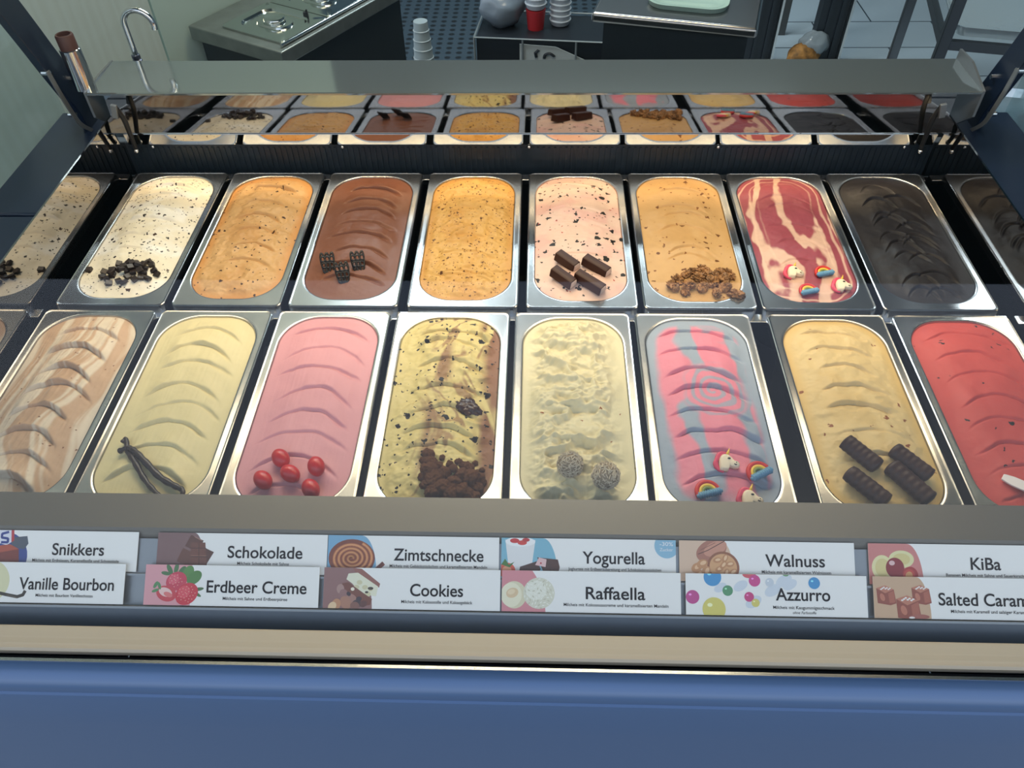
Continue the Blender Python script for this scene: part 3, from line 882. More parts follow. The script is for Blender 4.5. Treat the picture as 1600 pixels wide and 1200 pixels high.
# chocolate chunks
ck = MB().box((0, 0, 0), (0.0095, 0.0085, 0.0055)).build('chocolate_chunk', M_CHOC, bevel=0.0006)
first = True
spots = []
r = random.Random(4)
tries = 0
while len(spots) < 27 and tries < 5000:
    tries += 1
    a = r.uniform(-1, 1); b = r.uniform(-1, 1)
    if a * a + b * b > 1: continue
    x = 0.079 + a * 0.044; y = 0.070 + b * 0.027 + a * 0.004
    if all(math.hypot(x - q[0], y - q[1]) > 0.0088 for q in spots):
        spots.append((x, y, 0))
for i in range(7):
    a, b = r.uniform(-.6, .6), r.uniform(-.5, .6)
    spots.append((0.079 + a * 0.04, 0.072 + b * 0.02, 1))
for (x, y, lay) in spots + [(0.0078, 0.0846, 2)]:
    if first: o = ck; first = False
    else: o = ck.copy(); COL.objects.link(o)
    lay0 = lay == 1
    o.location = (x, y, top_z('stracciatella', x, y) + 0.0024 + (0.0062 if lay0 else 0))
    o.rotation_euler = (r.uniform(-.45, .45) * (1 if lay != 2 else .3), r.uniform(-.45, .45) * (1 if lay != 2 else .3), r.uniform(0, 3.1))
    if lay == 2:
        tag(o, 'single dark chocolate chunk lying apart from the pile, left edge of white ice cream', 'chocolate', 'dark chocolate chunks on white ice cream')
    else:
        tag(o, 'dark chocolate chunk in the pile on the white flecked ice cream', 'chocolate', 'dark chocolate chunks on white ice cream')

# lattice ornaments
lt = MB()
for k in (-1, 0, 1):
    pts = []
    for j in range(28):
        a = 2 * math.pi * j / 28
        yy = 0.015 * math.cos(a)
        fan = 0.0052 + 0.0016 * (yy / 0.015)
        pts.append((k * fan + 0.0030 * math.sin(a), yy, 0.0006 * (k + 1)))
    lt.tube(pts, 0.00135, 8, closed=True)
    for yy in (0.0060, -0.0030):
        fan = 0.0052 + 0.0016 * (yy / 0.015)
        pts = [(k * fan + 0.0030 * math.cos(2 * math.pi * j / 14), yy + 0.0036 * math.sin(2 * math.pi * j / 14), 0.0014) for j in range(14)]
        lt.tube(pts, 0.0012, 8, closed=True)
lt.tube([(-0.0075, -0.0120, 0), (0.0075, -0.0120, 0)], 0.0013, 8)
lat = lt.build('chocolate_lattice', M_LATT, smooth=True, angle=180)
for i, (x, y, rz, lab) in enumerate(((0.3842, 0.0890, 18, 'leftmost of three black chocolate lattices stuck in chocolate ice cream'), (0.4110, 0.0660, 22, 'middle black chocolate lattice, set nearest the pan front in chocolate ice cream'), (0.4305, 0.0925, 20, 'rightmost of three black chocolate lattices stuck in chocolate ice cream'))):
    o = lat if i == 0 else lat.copy()
    if i: COL.objects.link(o)
    o.location = (x, y, top_z('chocolate', x, y) + 0.0075); o.rotation_euler = (math.radians(38), math.radians(8), math.radians(rz)); o.scale = (1.15, 1.1, 1.15)
    tag(o, lab, 'chocolate', 'black chocolate lattices')

# filled chocolate bar pieces on the pink ice cream
for i, (x, y, L, lab) in enumerate(((0.7525, 0.1000, 0.040, 'rear left'), (0.7965, 0.0875, 0.046, 'rear right'), (0.7460, 0.0600, 0.042, 'front left'), (0.7850, 0.0480, 0.050, 'front right'))):
    t = thing('chocolate_bar_piece', 'filled milk chocolate bar piece, %s of four on the pale pink ice cream' % lab, 'chocolate bar', (x, y, top_mean('yoghurt', x, y, 0.012) + 0.0005), (math.radians(4), math.radians(6), math.radians(-43 + 4 * (i % 2))), 'bar pieces on the pink ice cream')
    pr = [(-0.0095, 0.0), (-0.0070, 0.0125), (-0.0060, 0.0132), (0.0060, 0.0132), (0.0070, 0.0125), (0.0095, 0.0)]
    MB().loops([[(-L / 2, a, b) for a, b in pr], [(L / 2 - 0.001, a, b) for a, b in pr]]).build('chocolate_coat', M_CHOCM, t, bevel=0.0008)
    pf = [(a * 0.78, 0.0014 + b * 0.80) for a, b in pr]
    o = MB().loops([[(L / 2 - 0.004, a, b) for a, b in pf], [(L / 2 - 0.0004, a * 1.0, b) for a, b in pf], [(L / 2 + 0.0004, a * .7, .003 + b * .6) for a, b in pf]]).build('white_filling', M_FILL, t, smooth=True)
    o['label'] = 'pale cream filling'

# walnuts: wrinkled kernels
def walnut(seed, s):
    def fn(d):
        w = float(fbm(d.x * 2.3 + 5 + seed, d.y * 2.3 + d.z * 1.9, seed, 3))
        w2 = float(fbm(d.x * 5.5 + seed, d.y * 5.5 - d.z * 4.0, seed + 4, 2))
        ridge = 1 - abs(2 * w - 1) * 2.2
        return 0.62 + 0.55 * max(0.0, ridge) + 0.22 * (w2 - 0.5) - 0.30 * math.exp(-((d.x - 0.1 * d.y) / 0.14) ** 2) * max(0, d.z)
    b = MB(); b.ball((0, 0, 0), (s * 1.1, s * 0.8, s * 0.62), 34, 22, fn)
    return b.build('walnut_kernel', M_WALN, smooth=True, angle=50)


wn_first = [walnut(200 + k, 0.0105) for k in range(4)]
ws = [(0.917, 0.060), (0.931, 0.073), (0.934, 0.050), (0.948, 0.064), (0.952, 0.044), (0.963, 0.074), (0.967, 0.055), (0.981, 0.066), (0.982, 0.079), (0.972, 0.034), (0.996, 0.076), (0.926, 0.038), (0.985, 0.047), (0.944, 0.079), (0.958, 0.083), (0.908, 0.047)]
for i, (x, y) in enumerate(ws + [(1.0005, 0.0330)]):
    o = wn_first[i] if i < 4 else wn_first[i % 4].copy()
    if i >= 4: COL.objects.link(o)
    o.location = (x, y, top_z('walnut', x, y) + 0.0035); o.rotation_euler = (r.uniform(-.5, .5), r.uniform(-.5, .5), r.uniform(0, 6)); s = r.uniform(0.75, 1.15); o.scale = (s, s, s)
    if i == len(ws):
        o.scale = (1.1, 1.1, 1.1)
        tag(o, 'whole walnut kernel lying apart at the right front corner of the sandy ice cream', 'walnut', 'walnut kernels on the sandy ice cream')
    else:
        tag(o, 'walnut piece in the heap on the sandy brown ice cream', 'walnut', 'walnut kernels on the sandy ice cream')


# sugar unicorns and rainbows
def unicorn(label, loc, rz, s=1.0, group=None):
    t = thing('sugar_unicorn', label, 'candy', loc, (math.radians(14), 0, rz), group)
    t.scale = (s, s, s)
    head = [(-0.006, -0.0085), (0.001, -0.0085), (0.0025, -0.0045), (0.0062, -0.0052), (0.0105, -0.0045), (0.0118, -0.0020), (0.0105, 0.0008), (0.0068, 0.0018), (0.0042, 0.0048), (0.0010, 0.0072), (-0.0030, 0.0075), (-0.0058, 0.0050), (-0.0070, 0.0005)]
    hp = smooth_path(head + [head[0]], 3)[:-1]
    MB().pillow(hp, 0.0062, 0.0008).build('unicorn_head', M_SUGWHITE, t, smooth=True, angle=180)
    mane = MB()
    for k in range(5):
        pth = [(0.0015 - 0.0022 * k * 0.5, 0.0082 - k * 0.0002, 0.003), (-0.0050 - 0.0009 * k, 0.0085 - 0.0018 * k, 0.0036), (-0.0085 - 0.0004 * k, 0.0035 - 0.0016 * k, 0.0032), (-0.0088 + 0.0004 * k, -0.0035 - 0.0010 * k, 0.0028), (-0.0070 + 0.0012 * k, -0.0085 - 0.0002 * k, 0.0024)]
        pp = smooth_path(pth, 5)
        mane.tube(pp, [0.0010 + 0.0010 * math.sin(math.pi * i / (len(pp) - 1)) for i in range(len(pp))], 8)
    o = mane.build('mane', M_SUGPINK, t, smooth=True, angle=180); o['label'] = 'pink mane'
    hb = MB(); hb.tube([(0.0002, 0.0068, 0.0035), (0.0012, 0.0100, 0.0040), (0.0022, 0.0138, 0.0044)], [0.0018, 0.0012, 0.0003], 10)
    o = hb.build('horn', M_SUGYEL, t, smooth=True, angle=180); o['label'] = 'yellow horn'
    eb = MB(); eb.ball((0.0016, 0.0026, 0.0074), (0.0015, 0.0009, 0.0007), 10, 6)
    o = eb.build('eye', M_SUGBLK, t, smooth=True, angle=180); o['label'] = 'black eye'
    sb = MB(); sb.tube([(0.0062, -0.0022, 0.0074), (0.0074, -0.0030, 0.0073), (0.0086, -0.0026, 0.0070)], 0.00045, 6)
    sb.ball((0.0082, -0.0006, 0.0074), 0.0005, 8, 5)
    sb.build('mouth', M_SUGBLK, t, smooth=True, angle=180)
    return t


def rainbow(label, loc, rz, s=1.0, group=None):
    t = thing('sugar_rainbow', label, 'candy', loc, (math.radians(10), 0, rz), group)
    t.scale = (s, s, s)
    for nm, rr, w, mm in (('red_band', 0.0098, 0.0021, M_SUGRED), ('yellow_band', 0.0068, 0.0017, M_SUGYEL), ('green_band', 0.0044, 0.0014, M_SUGGRN)):
        pth = [(rr * math.cos(math.radians(a)), rr * math.sin(math.radians(a)), 0.0024) for a in range(-15, 196, 10)]
        MB().tube(pth, w, 10).build(nm, mm, t, smooth=True, angle=180)
    cl = MB(); n = 11
    path = [(-0.0115 + 0.023 * i / (n * 4), -0.0022, 0.0046) for i in range(n * 4 + 1)]
    rad = [0.0032 * (0.86 + 0.26 * math.cos(2 * math.pi * i / 4)) * (0.5 + 0.5 * min(1, min(i, n * 4 - i) / 4)) for i in range(n * 4 + 1)]
    cl.tube(path, rad, 12)
    o = cl.build('cloud_roll', M_SUGBLUE, t, smooth=True, angle=180); o['label'] = 'ridged blue cloud roll'
    return t


UG = 'unicorn sweets'; RG = 'rainbow sweets'
for f, key, x, y, rz, s, lab in (
    (unicorn, 'cherry', 1.0916, 0.0777, -0.15, 1.30, 'sugar unicorn head at left of the four sweets on cherry pink ice cream'),
    (rainbow, 'cherry', 1.1370, 0.0766, 0.28, 1.22, 'sugar rainbow behind the others at right on cherry pink ice cream'),
    (rainbow, 'cherry', 1.1060, 0.0380, 0.28, 1.22, 'sugar rainbow at the pan front on cherry pink ice cream'),
    (unicorn, 'cherry', 1.1570, 0.0510, -0.1, 1.30, 'sugar unicorn head at right front corner of cherry pink ice cream'),
    (unicorn, 'bubblegum', 0.9348, -0.2846, -0.12, 1.32, 'sugar unicorn head lying rearmost on the pink and blue ice cream'),
    (rainbow, 'bubblegum', 0.9715, -0.2985, 0.52, 1.35, 'sugar rainbow at right on the pink and blue ice cream'),
    (rainbow, 'bubblegum', 0.9080, -0.3250, 0.30, 1.35, 'sugar rainbow at left front on the pink and blue ice cream'),
    (unicorn, 'bubblegum', 0.9555, -0.3315, -0.12, 1.32, 'sugar unicorn head at front edge of the pink and blue ice cream')):
    f(lab, (x, y, top_mean(key, x, y, 0.010)), rz, s, UG if f is unicorn else RG)

# coconut balls
for x, y, rr, lab in ((0.747, -0.3019, 0.0150, 'coconut covered ball, the left and rear one of two on cream ice cream'), (0.7878, -0.3199, 0.0158, 'coconut covered ball, the right and front one of two on cream ice cream')):
    t = thing('coconut_ball', lab, 'candy', (x, y, top_z('coconut', x, y)), (0, 0, r.uniform(0, 6)), 'coconut balls')
    MB().ball((0, 0, rr * 0.9), rr * 0.95, 28, 20, lambda d: 0.95 + 0.12 * float(fbm(d.x * 9 + d.z * 4, d.y * 9 - d.z * 5, 7, 3))).build('ball_core', M_COCORE, t, smooth=True, angle=180)
    fl_ = MB()
    for k in range(420):
        d = Vector((r.gauss(0, 1), r.gauss(0, 1), r.gauss(0, 1))).normalized()
        if d.z < -0.75: continue
        tg = d.cross(Vector((r.gauss(0, 1), r.gauss(0, 1), r.gauss(0, 1)))).normalized()
        p = Vector((0, 0, rr * 0.9)) + d * rr * r.uniform(0.96, 1.04)
        fl_.tube([p - tg * 0.0026 - d * 0.0003, p + tg * 0.0026 + d * r.uniform(-0.0004, 0.0012)], 0.00055, 4)
    o = fl_.build('coconut_flakes', M_COCO, t); o['kind'] = 'stuff'

# red berry shaped sweets
def berry(label, x, y, rz):
    def fn(d):
        return 1.0 - 0.13 * d.x - 0.06 * abs(d.y)
    b = MB(); b.ball((0, 0, 0), (0.0135, 0.0108, 0.0100), 28, 18, fn)
    o = b.build('berry_sweet', M_RED, smooth=True, angle=180)
    o.location = (x, y, top_z('strawberry', x, y) + 0.0082); o.rotation_euler = (0, 0.12, rz)
    tag(o, label, 'candy', 'red berry sweets on the pink ice cream')


berry('red berry shaped sweet, rearmost of five on the pink ice cream', 0.3990, -0.2905, -0.9)
berry('red berry shaped sweet, leftmost of five on the pink ice cream', 0.3850, -0.3225, -0.8)
berry('red berry shaped sweet, in the middle of five on the pink ice cream', 0.4155, -0.3120, -0.6)
berry('red berry shaped sweet, rightmost and behind the front one on the pink ice cream', 0.4440, -0.3020, -1.2)
berry('red berry shaped sweet, nearest the front edge of the pink ice cream', 0.4430, -0.3320, -1.0)

# vanilla pods
def pod(label, pts, rad):
    zz = lambda x, y: top_z('vanilla', x, y)
    p3 = [(x, y, max(zz(x, y), 0.001) + 0.0022 + lift) for x, y, lift in pts]
    pp = smooth_path(p3, 6)
    n = len(pp)
    b = MB(); b.tube(pp, [rad * (0.55 + 0.45 * math.sin(math.pi * min(1, max(0, i / (n - 1)))) + (0.25 if i < 3 else 0)) * (1 + 0.12 * math.sin(i * 1.7)) for i in range(n)], 10)
    o = b.build('vanilla_pod', M_POD, smooth=True, angle=180)
    tag(o, label, 'vanilla pod', 'vanilla pods on the yellow ice cream')


pod('dark vanilla pod, the left one, with hooked tip on the pale yellow ice cream', [(0.1905, -0.262, 0), (0.1935, -0.257, 0.001), (0.203, -0.276, 0.001), (0.220, -0.296, 0.001), (0.2400, -0.320, 0.001), (0.262, -0.340, 0.001), (0.2735, -0.3475, 0)], 0.0036)
pod('dark vanilla pod, the right one crossing over, on the pale yellow ice cream', [(0.192, -0.2765, 0.001), (0.203, -0.2745, 0.005), (0.2120, -0.278, 0.005), (0.230, -0.293, 0.003), (0.255, -0.314, 0.001), (0.278, -0.327, 0.0), (0.2890, -0.333, 0.0), (0.2905, -0.343, 0.0)], 0.0042)

# chocolate coated bars
def coated_bar(label, a, b, rad, seed):
    a = Vector((*a, 0)); b = Vector((*b, 0)); c = (a + b) / 2; d = b - a
    t = top_mean('salted', c.x, c.y, 0.02)
    n = 34; pth = []; rr = []
    L = d.length
    for i in range(n + 1):
        s = i / n
        pth.append((-L / 2 + L * s, 0, 0))
        e = min(1, min(s, 1 - s) / 0.05)
        rr.append(rad * math.sqrt(max(0.05, 1 - (1 - e) ** 2 * 0.75)) * (1 + 0.035 * math.sin(s * 44 + seed) + 0.03 * float(vnoise(s * 9, seed)) ))
    m = MB(); m.tube(pth, rr, 22)
    m.v = [(x, y, z * (0.80 if z > 0 else 0.6)) for x, y, z in m.v]
    o = m.build('chocolate_bar', M_COAT, smooth=True, angle=60)
    o.location = (c.x, c.y, t + rad * 0.55); o.rotation_euler = (0, math.radians(3), math.atan2(d.y, d.x))
    tag(o, label, 'chocolate bar', 'chocolate bars on the golden ice cream')


coated_bar('chocolate coated bar with cracked end, rear left of four on golden caramel ice cream', (1.0800, -0.2545), (1.1110, -0.2930), 0.0118, 1)
coated_bar('chocolate coated bar, front left of four on golden caramel ice cream', (1.0730, -0.2985), (1.1090, -0.3400), 0.0118, 2)
coated_bar('chocolate coated bar, rear right of four on golden caramel ice cream', (1.1350, -0.2650), (1.1680, -0.3050), 0.0112, 3)
coated_bar('chocolate coated bar, front right of four on golden caramel ice cream', (1.1240, -0.2900), (1.1575, -0.3385), 0.0122, 4)

# cookie crumbs and fudge
def crumb(seed, mm):
    b = MB(); b.ball((0, 0, 0), (1, 0.9, 0.7), 30, 20, lambda d: 0.55 + 0.55 * float(fbm(d.x * 2.2 + d.z, d.y * 2.2 - d.z, seed, 3)) + 0.55 * float(fbm(d.x * 7 + d.z * 5, d.y * 7 - d.z * 4, seed + 2, 3)) - 0.1)
    return b.build('cookie_crumb', mm, smooth=True, angle=180)


cr = [crumb(300 + k * 7, M_CRUMB) for k in range(4)]
cs = [(0.5765, -0.2775, 8), (0.5800, -0.2900, 9), (0.5790, -0.3030, 11), (0.5860, -0.3150, 13), (0.5980, -0.3050, 9), (0.5960, -0.3250, 13), (0.6100, -0.3180, 11), (0.6180, -0.3060, 9), (0.6260, -0.2960, 8), (0.6290, -0.3110, 12), (0.6220, -0.3280, 12), (0.6370, -0.3210, 9), (0.5850, -0.3310, 10), (0.6070, -0.3320, 11), (0.6390, -0.3060, 7), (0.6345, -0.3330, 9), (0.6130, -0.2880, 5), (0.6030, -0.2930, 5), (0.5700, -0.2860, 5), (0.5720, -0.3120, 6), (0.5755, -0.3220, 6), (0.6080, -0.3000, 6), (0.6330, -0.2850, 4), (0.6420, -0.2960, 4), (0.5930, -0.2820, 4), (0.5900, -0.2960, 6), (0.6190, -0.2930, 6), (0.6440, -0.3130, 5)]
for i, (x, y, s) in enumerate(cs):
    o = cr[i] if i < 4 else cr[i % 4].copy()
    if i >= 4: COL.objects.link(o)
    o.location = (x, y, top_z('cookie', x, y) + s * 0.0003); o.rotation_euler = (r.uniform(-.4, .4), r.uniform(-.4, .4), r.uniform(0, 6)); o.scale = (s / 1000,) * 3
    tag(o, 'brown cookie crumb in the heap on the yellow cream ice cream', 'cookie crumb', 'cookie crumbs on the yellow cream ice cream')
b = MB(); b.ball((0, 0, 0), (0.022, 0.016, 0.0060), 40, 22, lambda d: 0.35 + 0.75 * float(fbm(d.x * 2.6 + d.z + 4, d.y * 2.6, 77, 4)) + 0.6 * abs(float(fbm(d.x * 6 + 2, d.y * 6 + d.z, 79, 3)) - 0.5))
o = b.build('fudge_lump', M_FUDGE, smooth=True, angle=180)
o.location = (0.6190, -0.1965, top_z('cookie', 0.619, -0.1965) + 0.0005); o.rotation_euler = (0, 0, -0.7)
tag(o, 'glossy dark fudge lump near the middle of the yellow cream ice cream', 'fudge')

# white spatula in the red ice cream
sp_ = MB()
pth = [(0, 0, 0.004), (0.02, -0.016, 0.006), (0.06, -0.045, 0.010), (0.09, -0.065, 0.016)]
pp = smooth_path(pth, 5)
sp_.loops([[(x - 0.62 * w, y - 0.78 * w, z - 0.001), (x + 0.62 * w, y + 0.78 * w, z - 0.001), (x + 0.62 * w, y + 0.78 * w, z + 0.0015), (x - 0.62 * w, y - 0.78 * w, z + 0.0015)] for (x, y, z), w in ((p, 0.0075 if i > 2 else 0.0045 + 0.001 * i) for i, p in enumerate(pp))])
o = sp_.build('plastic_spatula', M_WHITEPL, bevel=0.0006); o.location = (1.2555, -0.2985, top_z('kiba', 1.2555, -0.2985))
tag(o, 'white plastic spatula lying on the red fruit ice cream', 'spatula')

# ------------------------------------------------------------------ flavour signs
PM = {}


def ink(key):
    if key not in PM:
        PM[key] = mat('print_%d' % len(PM), rgb(*key), 0.4)
    return PM[key]


class Pic:
    """flat printed shapes in millimetres, each a hair above the one before"""
    def __init__(self, off=0.03):
        self.mb = MB(); self.mats = []; self.z = off

    def poly(self, pts, col):
        m = ink(col)
        if m not in self.mats: self.mats.append(m)
        self.mb.cur = self.mats.index(m)
        pts = clip_card(pts)
        if len(pts) < 3: return self
        self.mb.add([(x / 1000, y / 1000, self.z / 1000) for x, y in pts], [tuple(range(len(pts)))])
        self.z += 0.012
        return self

    def ell(self, cx, cy, rx, ry, col, rot=0, a0=0, a1=360, n=28):
        pts = []
        for k in range(n if a1 - a0 >= 360 else n + 1):
            a = math.radians(a0 + (a1 - a0) * k / n)
            x, y = rx * math.cos(a), ry * math.sin(a); c, s = math.cos(math.radians(rot)), math.sin(math.radians(rot))
            pts.append((cx + x * c - y * s, cy + x * s + y * c))
        return self.poly(pts, col)

    def stroke(self, pts, w, col):
        for i in range(len(pts) - 1):
            (x0, y0), (x1, y1) = pts[i], pts[i + 1]
            L = math.hypot(x1 - x0, y1 - y0) or 1; nx, ny = -(y1 - y0) / L * w / 2, (x1 - x0) / L * w / 2
            ex, ey = (x1 - x0) / L * w * 0.15, (y1 - y0) / L * w * 0.15
            self.z -= 0.012 if i else 0
            self.poly([(x0 + nx - ex, y0 + ny - ey), (x1 + nx + ex, y1 + ny + ey), (x1 - nx + ex, y1 - ny + ey), (x0 - nx - ex, y0 - ny - ey)], col)
        return self

    def bg(self, col, top=40, mid=52):
        pts = [(0, 0), (mid - 1, 0)] + [(top + (mid - top) * math.cos(math.radians(a)) * 1.0, 42 * math.sin(math.radians(a))) for a in range(0, 91, 6)] + [(0, 42)]
        return self.poly(pts, col)

    def build(self, parent, name='printed_picture'):
        return self.mb.build(name, self.mats, parent)


CARD_W = [187.0]


def clip_card(pts):
    def clip(ps, f, g):
        out = []
        for i in range(len(ps)):
            a, b = ps[i - 1], ps[i]
            fa, fb = f(a), f(b)
            if (fa >= 0) != (fb >= 0):
                t = fa / (fa - fb); out.append((a[0] + (b[0] - a[0]) * t, a[1] + (b[1] - a[1]) * t))
            if fb >= 0: out.append(b)
        return out
    for f in (lambda p: p[0], lambda p: CARD_W[0] - p[0], lambda p: p[1], lambda p: 42 - p[1]):
        pts = clip(pts, f, None)
        if len(pts) < 3: return []
    return pts


def text_mesh(body, u0, u1, base, cap, m, parent, name='lettering', z=0.12, shear=0.0):
    cu = bpy.data.curves.new(name, 'FONT'); cu.body = body; cu.size = 1.0; cu.shear = shear; cu.offset = 0.013 if cap > 5 else 0.006
    cu.extrude = 0.0; cu.resolution_u = 6
    to = bpy.data.objects.new(name, cu); COL.objects.link(to)
    bpy.context.view_layer.update()
    dg = bpy.context.evaluated_depsgraph_get()
    me = bpy.data.meshes.new_from_object(to.evaluated_get(dg))
    bpy.data.objects.remove(to)
    n = len(me.vertices); co = np.zeros(n * 3, np.float32); me.vertices.foreach_get('co', co); co = co.reshape(-1, 3)
    x0, x1 = co[:, 0].min(), co[:, 0].max()
    capu = 0.73
    co[:, 0] = (u0 + (co[:, 0] - x0) / (x1 - x0) * (u1 - u0)) / 1000
    co[:, 1] = (base + co[:, 1] / capu * cap) / 1000
    co[:, 2] = z / 1000
    me.vertices.foreach_set('co', co.ravel()); me.materials.clear(); me.materials.append(m)
    me.update()
    o = bpy.data.objects.new(name, me); COL.objects.link(o); o.parent = parent
    return o


def sphere_print(p, cx, cy, rr, col, hi=None):
    p.ell(cx, cy, rr, rr, col)
    p.ell(cx - rr * .35, cy + rr * .35, rr * .22, rr * .16, hi or tuple(min(255, c + 90) for c in col))


def pic_snick(p):
    p.ell(38, 14, 26, 26, (34, 62, 140)); p.poly([(44, 34), (62, 36), (64, 28), (60, 22), (46, 24)], (70, 80, 96))
    p.poly([(26, 42), (44, 42), (46, 30), (40, 26), (24, 30)], (226, 226, 236)); p.poly([(44, 42), (47, 42), (48, 31), (45, 29)], (190, 40, 50))
    p.poly([(22, 24), (44, 27), (54, 22), (32, 18)], (176, 74, 50)); p.poly([(22, 24), (32, 18), (34, 0), (20, 4)], (214, 160, 110)); p.poly([(32, 18), (54, 22), (56, 2), (34, -4)], (122, 42, 32))
    p.stroke([(41, 40), (34, 38), (34, 34), (41, 33), (41, 29), (34, 29)], 2.6, (30, 54, 140))


def pic_schoko(p):
    p.bg((124, 92, 92))
    for q, c in (([(36, 40), (50, 34), (44, 22), (30, 28)], (92, 52, 42)), ([(44, 30), (62, 22), (54, 8), (38, 14)], (84, 46, 38)), ([(28, 26), (42, 20), (36, 6), (22, 12)], (104, 60, 48)), ([(36, 32), (52, 32), (56, 2), (38, 2)], (110, 62, 48))):
        p.poly(q, c)
    p.stroke([(36.5, 26), (53, 26)], 0.7, (70, 36, 28)); p.stroke([(37, 17), (54.5, 17)], 0.9, (66, 34, 28)); p.stroke([(37, 18), (54, 18)], 0.4, (170, 120, 100)); p.stroke([(45, 32), (47, 2)], 0.7, (72, 38, 30))
    p.stroke([(40, 38), (48, 34)], 0.5, (190, 140, 120))


def pic_zimt(p):
    p.bg((120, 172, 206), 36, 53)
    p.ell(26, 18, 25, 20, (126, 60, 40))
    pts = []
    for k in range(120):
        a = k / 120 * 2 * math.pi * 4.2; q = 0.06 + 0.94 * k / 120
        pts.append((26 + 22.5 * q * math.cos(a), 18 + 18 * q * math.sin(a)))
    for a, w, c in ((0, 3.2, (196, 116, 70)), (0, 1.4, (226, 160, 106))):
        p.stroke(pts, w, c)
    p.stroke([(48, 2), (60, 13)], 4.5, (120, 52, 40)); p.stroke([(52, 0), (68, 6)], 4, (134, 60, 46)); p.stroke([(49, 3.5), (60, 14)], 0.8, (80, 34, 28))


def pic_yog(p):
    p.bg((124, 184, 206), 44, 60)
    p.poly([(4, 40), (36, 40), (31, 2), (9, 2)], (232, 232, 232)); p.ell(20, 38, 16, 5, (246, 246, 246)); p.ell(14, 39, 5, 2.5, (206, 44, 44)); p.ell(22, 37, 5, 2.5, (214, 60, 54)); p.ell(26, 40, 4, 2, (190, 40, 44))
    p.ell(6, 8, 9, 8, (226, 96, 70)); p.ell(6, 8, 5, 4.5, (240, 170, 130)); p.poly([(0, 14), (4, 20), (8, 14), (14, 17), (9, 11)], (70, 120, 54))
    p.poly([(20, 12), (38, 18), (42, 10), (36, 0), (18, 2)], (70, 38, 30)); p.poly([(38, 22), (60, 20), (62, 12), (60, 4), (46, 4)], (76, 40, 32)); p.poly([(36, 14), (40, 22), (48, 20), (47, 12)], (230, 190, 190))
    p.stroke([(50, 19), (53, 5)], 0.8, (50, 26, 20)); p.ell(42, 16, 1, 1, (190, 50, 60)); p.ell(46, 4, 4, 3, (220, 180, 180))
    p.ell(175, 36, 13, 13, (142, 190, 216))


def pic_wal(p):
    p.bg((222, 190, 164), 44, 58)
    p.ell(34, 32, 17, 11, (176, 116, 96), 25); p.ell(38, 34, 13, 7, (206, 146, 122), 25); p.stroke([(20, 28), (30, 32), (48, 42)], 0.8, (90, 52, 42)); p.stroke([(22, 32), (38, 40)], 0.5, (120, 70, 58))
    p.ell(46, 15, 17, 16, (150, 92, 62), -20); p.ell(46, 15, 14.5, 13.5, (216, 164, 116), -20)
    for x, y in ((40, 22), (48, 24), (53, 18), (42, 13), (49, 9), (56, 10), (39, 6), (46, 17)):
        p.ell(x, y, 4.6, 2.8, (196, 138, 92), x * 7 % 90); p.ell(x + .5, y + .5, 2.8, 1.4, (236, 196, 154), x * 7 % 90)
    for x, y in ((18, 14), (24, 18), (28, 10), (20, 6), (30, 4)):
        p.ell(x, y, 6, 4.5, (200, 144, 98), x * 11 % 80); p.ell(x + 1, y + 1, 3.4, 2, (234, 190, 148), x * 11 % 80)


def pic_kiba(p):
    p.bg((210, 130, 126), 40, 56)
    p.ell(34, 26, 13, 9, (232, 224, 170)); p.ell(14, 17, 11, 13, (236, 226, 172)); p.ell(34, 26, 9, 6, (222, 206, 140)); p.ell(14, 17, 7.5, 9.5, (224, 208, 144))
    p.ell(27, 17, 9.5, 10.5, (140, 24, 40)); p.ell(24, 22, 3, 2.5, (230, 190, 190)); p.ell(42, 9, 8.5, 9.5, (170, 40, 44), -15); p.ell(41, 9, 6, 7, (200, 70, 60), -15); p.ell(41, 9, 3.6, 4.6, (216, 156, 96), -15); p.ell(29, 6, 7, 6, (150, 28, 42))


def pic_vanille(p):
    p.ell(40, 22, 22, 22, (224, 220, 178)); p.ell(34, 28, 10, 9, (240, 236, 204)); p.ell(15, 16, 17, 16, (216, 210, 164))
    p.stroke([(20, 16), (40, 12), (60, 8), (72, 6), (78, 8), (80, 12)], 3.4, (44, 36, 30)); p.stroke([(60, 8), (72, 5)], 1, (90, 76, 60))


def leaf(p, x, y, L, w, rot, c):
    p.ell(x, y, L, w, c, rot)


